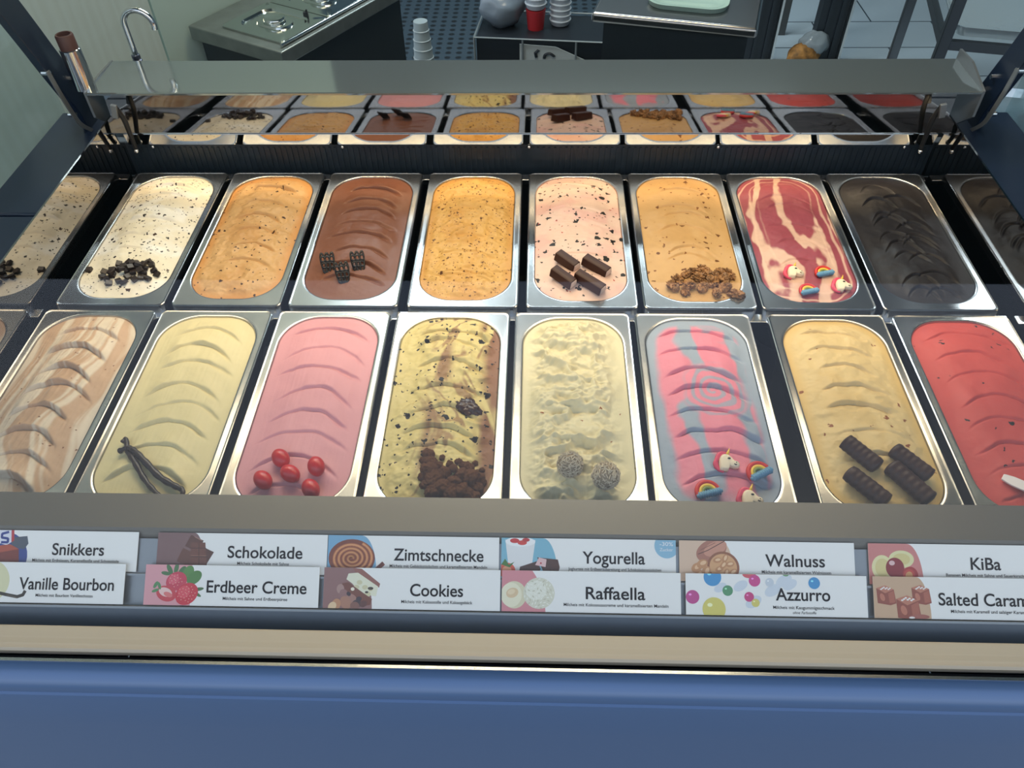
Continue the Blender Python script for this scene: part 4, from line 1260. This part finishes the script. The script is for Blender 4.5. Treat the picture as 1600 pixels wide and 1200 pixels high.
def pic_erd(p):
    p.bg((224, 160, 168), 50, 50)
    for x, y, L, w, a in ((26, 37, 6, 2.5, 120), (33, 38, 6, 2.4, 80), (39, 36, 6, 2.6, 50), (22, 33, 5, 2, 170)):
        leaf(p, x, y, L, w, a, (70, 116, 70))
    leaf(p, 46, 34, 8, 5.5, 60, (86, 140, 70)); leaf(p, 53, 29, 9, 6, 40, (78, 130, 64)); leaf(p, 58, 17, 6, 1.8, 10, (70, 110, 60)); leaf(p, 57, 12, 5, 1.6, -30, (70, 110, 60))
    p.ell(34, 25, 11.5, 9.5, (204, 58, 84), 25); p.ell(31, 27, 6, 5, (222, 92, 112), 25)
    p.ell(24, 12, 11, 8, (206, 62, 76), -15); p.ell(23, 13.5, 7.5, 4.5, (240, 200, 196), -20); p.ell(26, 11, 5, 2.5, (226, 120, 120), -20)
    leaf(p, 12, 21, 4, 1.8, 60, (84, 140, 90)); leaf(p, 16, 20, 4, 1.6, 110, (84, 140, 90)); leaf(p, 12, 15, 4, 1.6, 20, (84, 140, 90))
    p.ell(46, 12, 13, 10.5, (208, 46, 66), 40); p.ell(43, 14, 7, 6, (224, 78, 94), 40)
    for k in range(26):
        a = k * 2.4; q = math.sqrt(k / 26)
        p.z -= 0.012 if k else 0
        p.ell(46 + 10 * q * math.cos(a), 12 + 9 * q * math.sin(a), 0.55, 0.4, (240, 190, 170), n=8)
    for k in range(16):
        a = k * 2.4; q = math.sqrt(k / 16)
        p.z -= 0.012
        p.ell(33 + 8 * q * math.cos(a), 26 + 7 * q * math.sin(a), 0.55, 0.4, (244, 200, 180), n=8)


def pic_cook(p):
    p.bg((146, 106, 104), 32, 52)
    p.poly([(30, 42), (40, 41), (60, 26), (59, 22), (50, 24), (34, 36)], (150, 96, 86))
    p.poly([(26, 36), (36, 37), (58, 23), (56, 13), (48, 14), (40, 16), (30, 26), (24, 30)], (234, 232, 208))
    for x, y, q in ((44, 22, 3), (50, 20, 2.4), (38, 27, 3), (47, 15, 3.4), (35, 22, 3)):
        p.ell(x, y, q, q * .8, (216, 208, 170))
    p.ell(50, 21, 3, 1.6, (70, 60, 48)); p.ell(46, 17, 1.8, 1.2, (60, 50, 44))
    p.poly([(20, 26), (26, 27), (52, 10), (50, 4), (44, 3), (18, 20)], (122, 70, 58)); p.ell(31, 20, 2, 1.8, (244, 236, 214))
    for x, y, q, c in ((18, 20, 5, (176, 140, 132)), (22, 14, 6, (150, 110, 108)), (30, 10, 6, (168, 124, 112)), (36, 5, 5, (70, 54, 60)), (24, 6, 7, (176, 126, 104)), (14, 4, 6, (196, 140, 104)), (34, 3, 5, (134, 92, 82)), (43, 5, 4, (100, 62, 58)), (10, 2, 5, (232, 200, 160)), (27, 15, 2.5, (60, 46, 58)), (38, 10, 3, (60, 46, 58))):
        p.ell(x, y, q, q * .8, c, x * 5)


def pic_raff(p):
    p.poly([(0, 0), (46, 0), (44, 20), (36, 36), (32, 42), (0, 42)], (218, 142, 150))
    p.ell(13, 17, 13, 14, (224, 216, 184)); p.ell(10, 17, 11, 12.5, (240, 234, 206)); p.ell(11, 19, 6.5, 5, (226, 198, 158), 20); p.ell(10, 20, 4, 2.6, (238, 216, 180), 20)
    p.ell(39, 19, 16.5, 16, (222, 220, 200)); p.ell(36, 22, 11, 10, (236, 235, 220))
    for k in range(60):
        a = k * 2.4; q = math.sqrt(k / 60) * 15.5
        p.z -= 0.012 if k else 0
        x, y = 39 + q * math.cos(a), 19 + q * math.sin(a)
        p.ell(x, y, 1.5, 0.5, (246, 245, 234) if k % 3 else (196, 192, 168), k * 41 % 180, n=8)


def pic_azz(p):
    for x, y, q in ((36, 28, 7), (57, 30, 8), (108, 32, 8), (70, 14, 9), (90, 26, 9), (102, 36, 9)):
        p.ell(x, y, q, q * .6, (214, 222, 232), 30)
    sphere_print(p, 28, 38.5, 9.2, (62, 150, 208)); sphere_print(p, 43.5, 25, 5.4, (84, 152, 108)); sphere_print(p, 7, 18, 7, (196, 70, 144)); sphere_print(p, 29, 6, 12, (222, 210, 110))
    p.ell(66, 42, 7, 4, (216, 90, 100)); sphere_print(p, 71.5, 35.5, 6, (208, 64, 140)); sphere_print(p, 65.5, 19, 5, (206, 60, 128)); sphere_print(p, 72, 13, 4.2, (220, 208, 112)); sphere_print(p, 87, 34, 4.4, (206, 214, 224)); sphere_print(p, 133, 34, 6, (62, 150, 208)); p.ell(104, 42, 3, 1.6, (110, 160, 110))


def pic_salt(p):
    p.bg((208, 172, 140), 44, 58)
    for x, y, s in ((12, 24, 1.0), (48, 25, 1.0), (34, 12, 1.25)):
        p.poly([(x - 9 * s, y + 6 * s), (x + 9 * s, y + 5 * s), (x + 11 * s, y - 9 * s), (x + 5 * s, y - 11 * s), (x - 8 * s, y - 9 * s)], (150, 74, 58))
        p.poly([(x - 9 * s, y + 6 * s), (x, y + 9 * s), (x + 9 * s, y + 5 * s), (x, y + 1 * s)], (196, 124, 100))
        p.poly([(x + 3 * s, y + 1 * s), (x + 9 * s, y + 4 * s), (x + 10 * s, y - 8 * s), (x + 4 * s, y - 9 * s)], (176, 98, 78))
        p.ell(x - 3 * s, y - 3 * s, 2.4 * s, 4 * s, (196, 120, 96), 20)
        for k in range(7):
            p.z -= 0.012 if k else 0
            p.ell(x - 4 * s + k * 1.5 * s, y + (5 + (k * 37 % 5) * .5) * s, 1.1 * s, .7 * s, (244, 238, 234), n=8)
    p.ell(46, 2, 10, 2.5, (168, 96, 84)); p.ell(38, 1, 3, 1, (246, 236, 230))


M_SIGNINK = M_INK
SIGNS = [
    # tier, left x, width mm, picture, title, (u0, u1), sub, (u0, u1), label
    (1, 0.0940, 184.5, pic_snick, 'Snikkers', (91, 148), 'Milcheis mit Erdnüssen, Karamellsoße und Schokolade', (70, 165), 'white flavour sign picturing a nougat caramel bar, leftmost of the rear signs'),
    (1, 0.2998, 184.5, pic_schoko, 'Schokolade', (77, 158), 'Milcheis Schokolade mit Sahne', (88, 144), 'white flavour sign picturing chocolate pieces, reading Schokolade'),
    (1, 0.4850, 183.5, pic_zimt, 'Zimtschnecke', (71, 167), 'Milcheis mit Gebäckstückchen und karamellisierten Mandeln', (67, 171), 'white flavour sign picturing a cinnamon roll on blue, reading Zimtschnecke'),
    (1, 0.6710, 184.5, pic_yog, 'Yogurella', (86, 152), 'Joghurteis mit Erdbeerzubereitung und Schokoladenstückchen', (71, 169), 'white flavour sign picturing a yoghurt cup, with round blue sugar badge'),
    (1, 0.8590, 183.0, pic_wal, 'Walnuss', (90, 152), 'Milcheis mit karamellisierten Walnüssen', (86, 158), 'white flavour sign picturing walnuts, reading Walnuss'),
    (1, 1.0565, 184.5, pic_kiba, 'KiBa', (105, 136), 'Bananen Milcheis mit Sahne und Sauerkirschsorbet', (79, 171), 'white flavour sign picturing cherries and banana slices, reading KiBa'),
    (0, 0.0825, 187, pic_vanille, 'Vanille Bourbon', (73, 176), 'Milcheis mit Bourbon Vanilleschoten', (92, 154), 'white flavour sign picturing vanilla, reading Vanille Bourbon'),
    (0, 0.2915, 187, pic_erd, 'Erdbeer Creme', (67, 174), 'Milcheis mit Sahne und Erdbeerpüree', (85, 154), 'white flavour sign picturing strawberries, reading Erdbeer Creme'),
    (0, 0.4835, 187, pic_cook, 'Cookies', (92, 148), 'Milcheis mit Kakaosoße und Kakaogebäck', (83, 158), 'white flavour sign picturing a cookie stack, reading Cookies'),
    (0, 0.6722, 187, pic_raff, 'Raffaella', (88, 150), 'Milcheis mit Kokosnusscreme und karamellisierten Mandeln', (65, 174), 'white flavour sign picturing two coconut balls on pink'),
    (0, 0.8643, 187, pic_azz, 'Azzurro', (93, 149), 'Milcheis mit Kaugummigeschmack', (90, 153), 'white flavour sign with scattered coloured balls, reading Azzurro'),
    (0, 1.0578, 187, pic_salt, 'Salted Caramel', (66, 169), 'Milcheis mit Karamell und salziger Karamellsoße', (78, 166), 'white flavour sign picturing caramel cubes, reading Salted Caramel'),
]
for tier, x, w, fn, title, (a0, a1), sub, (b0, b1), lab in SIGNS:
    off = -0.005 if tier else 0.0
    t0 = 0.0338 if tier else 0.0003
    p = SF + SD * t0 + SN * off
    t = thing('flavour_sign', lab, 'sign', (x, p.y, p.z), (th, 0, 0), 'flavour signs')
    CARD_W[0] = w
    MB().box((w / 2000, 0.021, -0.0003), (w / 1000, 0.042, 0.0006)).build('sign_card', M_PAPER, t)
    pc = Pic(); fn(pc); pc.build(t)
    v = 16.5 if tier else 14
    if title == 'Azzurro': v = 16
    text_mesh(title, a0, a1, v, 13.0, M_INK, t, 'lettering', z=2.0 if False else 0.35)
    text_mesh(sub, b0, b1, 9.2 if tier else (6.5 if title != 'Azzurro' else 7.4), 3.3, M_INK, t, 'small_lettering', z=0.35)
    if title == 'Azzurro':
        text_mesh('ohne Farbstoffe', 110, 134, 2.6, 2.8, M_INKGREY, t, 'small_lettering', z=0.35, shear=0.2)
    if title == 'Yogurella':
        wm = ink((240, 244, 248))
        text_mesh('-30%', 167.5, 181.5, 36, 4.2, wm, t, 'badge_lettering', z=0.9); text_mesh('Zucker', 167.5, 181.5, 30.5, 3.4, wm, t, 'badge_lettering', z=0.9)

# ------------------------------------------------------------------ the shop behind
M_COUNTER = mat('dull_steel_counter', (0.26, 0.29, 0.28, 1), 0.35, 0.7, noise=0.1, nscale=30)
M_CAB = mat('dark_cabinet', rgb(44, 52, 58), 0.5, 0.2)
M_BLACKP = mat('black_plastic', rgb(22, 26, 32), 0.45)
M_LID = mat('lid_steel', (0.60, 0.64, 0.62, 1), 0.15, 1.0)

ct = thing('steel_counter', 'dull steel kitchen counter along the left wall behind the display case', 'counter', (0.103, 0.949, FLOOR_Z), (0, 0, KR))
# local: x to the left is negative, y along the wall
MB().box((-0.155, 0.25, 0.885), (0.31, 0.5, 0.035)).build('worktop', M_COUNTER, ct, bevel=0.003)
MB().box((-0.160, 0.25, 0.434), (0.28, 0.46, 0.867)).build('counter_body', M_CAB, ct)


def lid(y):
    t = thing('pan_lid', '', 'pan lid', (0, 0, 0), (0, 0, 0), 'steel pan lids on the counter')
    lo = []
    for w, l, rr, z in ((0.205, 0.165, 0.010, 0.0), (0.205, 0.165, 0.010, 0.005), (0.200, 0.160, 0.010, 0.007), (0.150, 0.115, 0.030, 0.007), (0.143, 0.108, 0.030, 0.002), (0.098, 0.064, 0.028, 0.002), (0.094, 0.060, 0.028, 0.0065), (0.080, 0.048, 0.022, 0.0075)):
        lo.append([(x, yy, z) for x, yy in rrect(w, l, rr, 8)])
    MB().loops(lo).build('lid_plate', M_LID, t, smooth=True, angle=30)
    hd = MB(); hd.lathe([(0.0, 0.0065), (0.026, 0.0065), (0.028, 0.012), (0.024, 0.017), (0.012, 0.014), (0.0, 0.013)], 24)
    hd.build('lid_handle', M_LID, t, smooth=True, angle=60)
    return t


RK = Matrix.Rotation(KR, 3, 'Z')
l1 = lid(0)
for i, (yl, lab) in enumerate(((0.115, 'steel pan lid with round handle, the nearer one on the kitchen counter'), (0.285, 'steel pan lid with round handle, the farther one on the kitchen counter'))):
    o = l1 if i == 0 else copy_thing(l1)
    q = RK @ Vector((-0.125, yl, 0))
    o.location = (0.103 + q.x, 0.949 + q.y, FLOOR_Z + 0.9025); o.rotation_euler = (0, 0, KR)
    o['label'] = lab
rl = MB()
rl.tube([RK @ Vector((-0.018, yy, 0)) for yy in (0.02, 0.19, 0.36)], 0.004, 10)
o = rl.build('steel_rail', M_CHROME, smooth=True); o.location = (0.103, 0.949, FLOOR_Z + 0.9075)
tag(o, 'thin round steel rail along the counter edge beside the pan lids', 'rail')
b = MB(); b.box((0, 0, 0.005), (0.012, 0.006, 0.010)); b.box((0.003, 0, 0.012), (0.004, 0.004, 0.008))
o = b.build('black_clip', M_BLACKP); q = RK @ Vector((-0.075, 0.175, 0)); o.location = (0.103 + q.x, 0.949 + q.y, FLOOR_Z + 0.9095)
tag(o, 'tiny black clip on the nearer pan lid', 'clip')

# faucet
fc = thing('faucet', 'small bent chrome tap rising behind the rear shelf by the pale wall', 'faucet', (-0.019, 0.515, 0.118))
pts = [(0, 0, 0.02), (0.0, 0, 0.060)]
for k in range(13):
    a = math.radians(180 - 195 * k / 12)
    pts.append((0.026 + 0.026 * math.cos(a), 0, 0.078 + 0.026 * math.sin(a)))
MB().tube(smooth_path(pts, 3), 0.0052, 14).build('spout', M_CHROME, fc, smooth=True, angle=60)
b = MB(); b.lathe([(0, 0.0), (0.0085, 0.0), (0.0085, 0.016), (0.0065, 0.018), (0.0075, 0.020), (0.0075, 0.026), (0.0, 0.027)], 18)
b.build('spout_collar', mat('tap_collar', (0.16, 0.18, 0.25, 1), 0.3, 0.8), fc, smooth=True, angle=30)
b = MB(); b.tube([(0, 0, -0.010), (0, 0, 0.002)], 0.006, 12); b.box((0.012, 0, -0.009), (0.05, 0.03, 0.005)); b.build('tap_base', M_CHROME, fc)

# steel table with cabinet and glass plate
TA = math.atan2(-0.100, 0.391)
tb = thing('steel_table', 'steel topped cabinet table standing in the shop behind the display case', 'table', (0.838, 1.175, FLOOR_Z), (0, 0, TA))
MB().box((0.203, 0.35, 0.8875), (0.41, 0.70, 0.025)).build('table_top', mat('table_steel', (0.42, 0.40, 0.39, 1), 0.22, 1.0), tb, bevel=0.008)
MB().box((0.208, 0.35, 0.4375), (0.36, 0.66, 0.875)).build('cabinet_body', M_CAB, tb)
MB().box((0.208, 0.016, 0.42), (0.34, 0.008, 0.70)).build('cabinet_door', M_CAB, tb, bevel=0.002)
gl_ = MB()
gl_.loops([[(x, y, 0.0) for x, y in rrect(0.20, 0.15, 0.05, 8)], [(x, y, 0.012) for x, y in rrect(0.205, 0.155, 0.05, 8)], [(x, y, 0.012) for x, y in rrect(0.185, 0.135, 0.045, 8)], [(x, y, 0.006) for x, y in rrect(0.17, 0.12, 0.04, 8)]])
o = gl_.build('serving_plate', mat('pale_green_plate', rgb(170, 196, 184), 0.15, coat=0.4), smooth=True, angle=40)
q = Matrix.Rotation(TA, 3, 'Z') @ Vector((0.225, 0.135, 0)); o.location = (0.838 + q.x, 1.175 + q.y, FLOOR_Z + 0.9005); o.rotation_euler = (0, 0, TA)
tag(o, 'pale green rounded plate lying on the steel table', 'plate')

# floor sheet with awning reflection painted as dots, crate rack with posters, cups, bag
o = MB().box((0.75, 2.7, FLOOR_Z + 0.002), (1.75, 2.3, 0.004)).build('dot_reflection_sheet', M_DOTREFL); tag(o, 'large dark floor sheet with painted dots imitating an awning reflection', 'floor sheet')

rk = thing('wire_display_rack', 'dark rack with thin pale wire frame and printed boards low in the shop', 'rack', (0.42, 2.62, FLOOR_Z), (0, 0, math.radians(-6)))
rk.scale = (1, 1, 0.647)
wr = MB()
for x in (0.0, 0.215, 0.45, 0.70):
    wr.tube([(x, 0, 0.0), (x, 0, 0.34)], 0.005, 8)
for z in (0.03, 0.17, 0.34):
    wr.tube([(0, 0, z), (0.70, 0, z)], 0.005, 8)
for x in (0.0, 0.70):
    wr.tube([(x, 0, 0.34), (x, 0.30, 0.34)], 0.005, 8); wr.tube([(x, 0.30, 0.0), (x, 0.30, 0.34)], 0.005, 8)
wr.tube([(0, 0.3, 0.34), (0.7, 0.3, 0.34)], 0.005, 8)
wr.build('wire_frame', mat('pale_wire', rgb(140, 146, 146), 0.4, 0.5), rk)
MB().box((0.35, 0.15, 0.015), (0.69, 0.29, 0.02)).build('rack_floor', M_BLACKP, rk)
MB().box((0.35, 0.16, 0.175), (0.69, 0.27, 0.30)).build('rack_box', M_BLACKP, rk)
MB().box((0.33, 0.018, 0.10), (0.22, 0.006, 0.13)).build('printed_board', mat('brown_print', rgb(78, 46, 44), 0.5), rk)
bb = MB(); bb.loops([[(0.31 + a * 0.05, 0.014, 0.09 + b_ * 0.05) for a, b_ in ((-.7, -.5), (.7, -.4), (.8, .3), (0.1, .5), (-.8, .2))], [(0.31 + a * 0.05, 0.012, 0.09 + b_ * 0.05) for a, b_ in ((-.7, -.5), (.7, -.4), (.8, .3), (0.1, .5), (-.8, .2))]])
bb.build('cake_print', mat('cake_print_tan', rgb(170, 110, 60), 0.5), rk)
bb = MB(); bb.loops([[(x, 0.013, z) for x, z in ((0.20, 0.19), (0.20, 0.30), (0.36, 0.29), (0.52, 0.19))], [(x, 0.010, z) for x, z in ((0.20, 0.19), (0.20, 0.30), (0.36, 0.29), (0.52, 0.19))]])
wp = bb.build('white_print', mat('grey_white_print', rgb(176, 182, 180), 0.5), rk)
ar = MB()
pth = [(0.31, 0.009, 0.21), (0.315, 0.009, 0.235), (0.335, 0.009, 0.245), (0.355, 0.009, 0.225)]
ar.tube(smooth_path(pth, 4), 0.007, 8); ar.tube([(0.275, 0.009, 0.215), (0.27, 0.009, 0.245), (0.285, 0.009, 0.265)], 0.007, 8)
ar.build('black_mark', M_BLACKP, wp)

M_CLEARP = glass_mat('clear_plastic', (0.86, 0.90, 0.92, 1), 1.5, 0.15)
M_CUP = mat('translucent_cup', rgb(150, 160, 162), 0.35)
cu = MB()
prof = []
for k in range(12):
    prof += [(0.066 - k * 0.0030, 0.0 + k * 0.036), (0.063 - k * 0.0030, 0.003 + k * 0.036), (0.061 - k * 0.0030, 0.034 + k * 0.036)]
cu.lathe([(0, 0)] + prof + [(0.0, prof[-1][1])], 24)
o = cu.build('cup_stack', M_CUP, smooth=True, angle=40); o.location = (0.24, 2.28, FLOOR_Z + 0.0)
tag(o, 'tapered stack of translucent plastic cups standing on the shop floor', 'cup stack')

# white paper cups and a clear bag standing on the rack
M_PCUP = mat('white_paper_cup', rgb(200, 206, 212), 0.5)
M_CUPRED = mat('red_paper_cup', rgb(170, 34, 40), 0.5)
for i, (x, y, red, lab) in enumerate(((0.690, 2.735, True, 'stack of white paper cups with red base cup on the wire rack'), (0.800, 2.775, False, 'stack of plain white paper cups at right of the one with red base'))):
    t = thing('paper_cup_stack', lab, 'cup stack', (x, y, FLOOR_Z + 0.2105), (0, 0, 0), 'paper cup stacks')
    z = 0
    if red:
        b = MB(); b.lathe([(0, 0), (0.036, 0.0), (0.044, 0.085), (0, 0.086)], 22); o = b.build('red_cup', M_CUPRED, t, smooth=True, angle=40); z = 0.087; o['label'] = 'red bottom cup'
    b = MB(); pr = [(0, z)]
    for k in range(6):
        pr += [(0.040, z + 0.004 + k * 0.024), (0.047, z + 0.020 + k * 0.024), (0.049, z + 0.023 + k * 0.024), (0.049, z + 0.026 + k * 0.024)]
    pr.append((0, pr[-1][1]))
    b.lathe(pr, 22); b.build('white_cups', M_PCUP, t, smooth=True, angle=40)
b = MB(); b.ball((0, 0, 0.07), (0.10, 0.08, 0.085), 26, 16, lambda d: 0.8 + 0.45 * float(fbm(d.x * 2 + 1, d.y * 2 + d.z * 2, 55, 3)))
o = b.build('plastic_bag', mat('cloudy_bag', rgb(120, 130, 140), 0.3, coat=0.3), smooth=True, angle=60); o.location = (0.540, 2.775, FLOOR_Z + 0.2105 + 0.012)
tag(o, 'crumpled cloudy plastic bag lying at left on top of the wire rack', 'bag')

# door posts, bag of waffles, tray rack on the right
M_JAMB = mat('dark_jamb', rgb(34, 42, 50), 0.4)
for i, (x, lab) in enumerate(((1.725, 'trim_1'), (2.035, 'trim_2'))):
    b = MB(); b.box((0, 0, 0.9), (0.12, 0.06, 1.8)); b.box((0.03, -0.034, 0.9), (0.014, 0.012, 1.8)); b.box((-0.02, -0.034, 0.9), (0.014, 0.012, 1.8))
    o = b.build(lab, M_JAMB); o.location = (x, 2.86, FLOOR_Z); tag(o, kind='structure')
    b = MB(); b.box((0.066, -0.03, 0.9), (0.010, 0.06, 1.8)); e = b.build('edge_profile', M_TRIM, o)
o = MB().box((1.88, 3.15, FLOOR_Z + 0.35), (0.10, 0.02, 0.70)).build('trim_3', mat('grey_jamb_face', rgb(84, 86, 86), 0.5)); tag(o, kind='structure')
t = thing('waffle_bag', 'clear bag of golden brown waffles on the floor between the dark posts', 'bag', (1.935, 2.80, FLOOR_Z), (0, 0, 0.3))
b = MB(); b.ball((0, 0, 0.055), (0.085, 0.06, 0.055), 24, 14, lambda d: 0.8 + 0.4 * float(fbm(d.x * 3, d.y * 3 + d.z, 66, 3)))
b.build('waffles', mat('waffle_brown', rgb(150, 104, 48), 0.7, noise=0.6, nscale=40), t, smooth=True, angle=180)
b = MB(); b.ball((0.05, 0.01, 0.10), (0.075, 0.06, 0.055), 24, 14, lambda d: 0.75 + 0.5 * float(fbm(d.x * 3, d.y * 3 + d.z, 67, 3)))
o = b.build('clear_wrap', mat('wrap_grey', rgb(150, 160, 166), 0.25, coat=0.4), t, smooth=True, angle=60)

M_RACK = mat('rack_dark_steel', (0.10, 0.11, 0.12, 1), 0.35, 0.9)
tr = thing('tray_rack', 'dark steel tray rack standing at the right behind the display case', 'rack', (1.85, 1.40, FLOOR_Z), (0, 0, math.radians(-13)))
for x, y in ((0, 0), (0.52, 0), (0, 0.62), (0.52, 0.62)):
    MB().box((x, y, 0.50), (0.03, 0.03, 1.0)).build('rack_post', M_RACK, tr, bevel=0.002)
for z in (0.30, 0.72):
    b = MB(); b.box((0.26, 0, z), (0.52, 0.02, 0.025)); b.box((0.26, 0.62, z), (0.52, 0.02, 0.025)); b.box((0, 0.31, z), (0.02, 0.62, 0.025)); b.box((0.52, 0.31, z), (0.02, 0.62, 0.025))
    b.build('rack_frame', M_RACK, tr)
M_TRAY = mat('bright_tray', (0.74, 0.84, 0.88, 1), 0.25, 0.7, bump=0.25, bscale=7, bdist=0.02)
RT = Matrix.Rotation(math.radians(-13), 3, 'Z')
for i, (z, lab) in enumerate(((0.7335, 'bright steel tray on the upper level of the dark tray rack'), (0.3135, 'bright steel tray on the lower level of the dark tray rack'))):
    b = MB()
    lo = []
    for w, l, rr, zz in ((0.46, 0.56, 0.03, 0.0), (0.49, 0.59, 0.04, 0.03), (0.485, 0.585, 0.04, 0.03), (0.455, 0.555, 0.03, 0.004)):
        lo.append([(x, y, zz) for x, y in rrect(w, l, rr, 8)])
    b.loops(lo)
    o = b.build('steel_tray', M_TRAY, smooth=True, angle=40)
    q = RT @ Vector((0.26, 0.31, 0)); o.location = (1.85 + q.x, 1.40 + q.y, FLOOR_Z + z); o.rotation_euler = (0, 0, math.radians(-13))
    tag(o, lab, 'tray', 'steel trays on the rack')
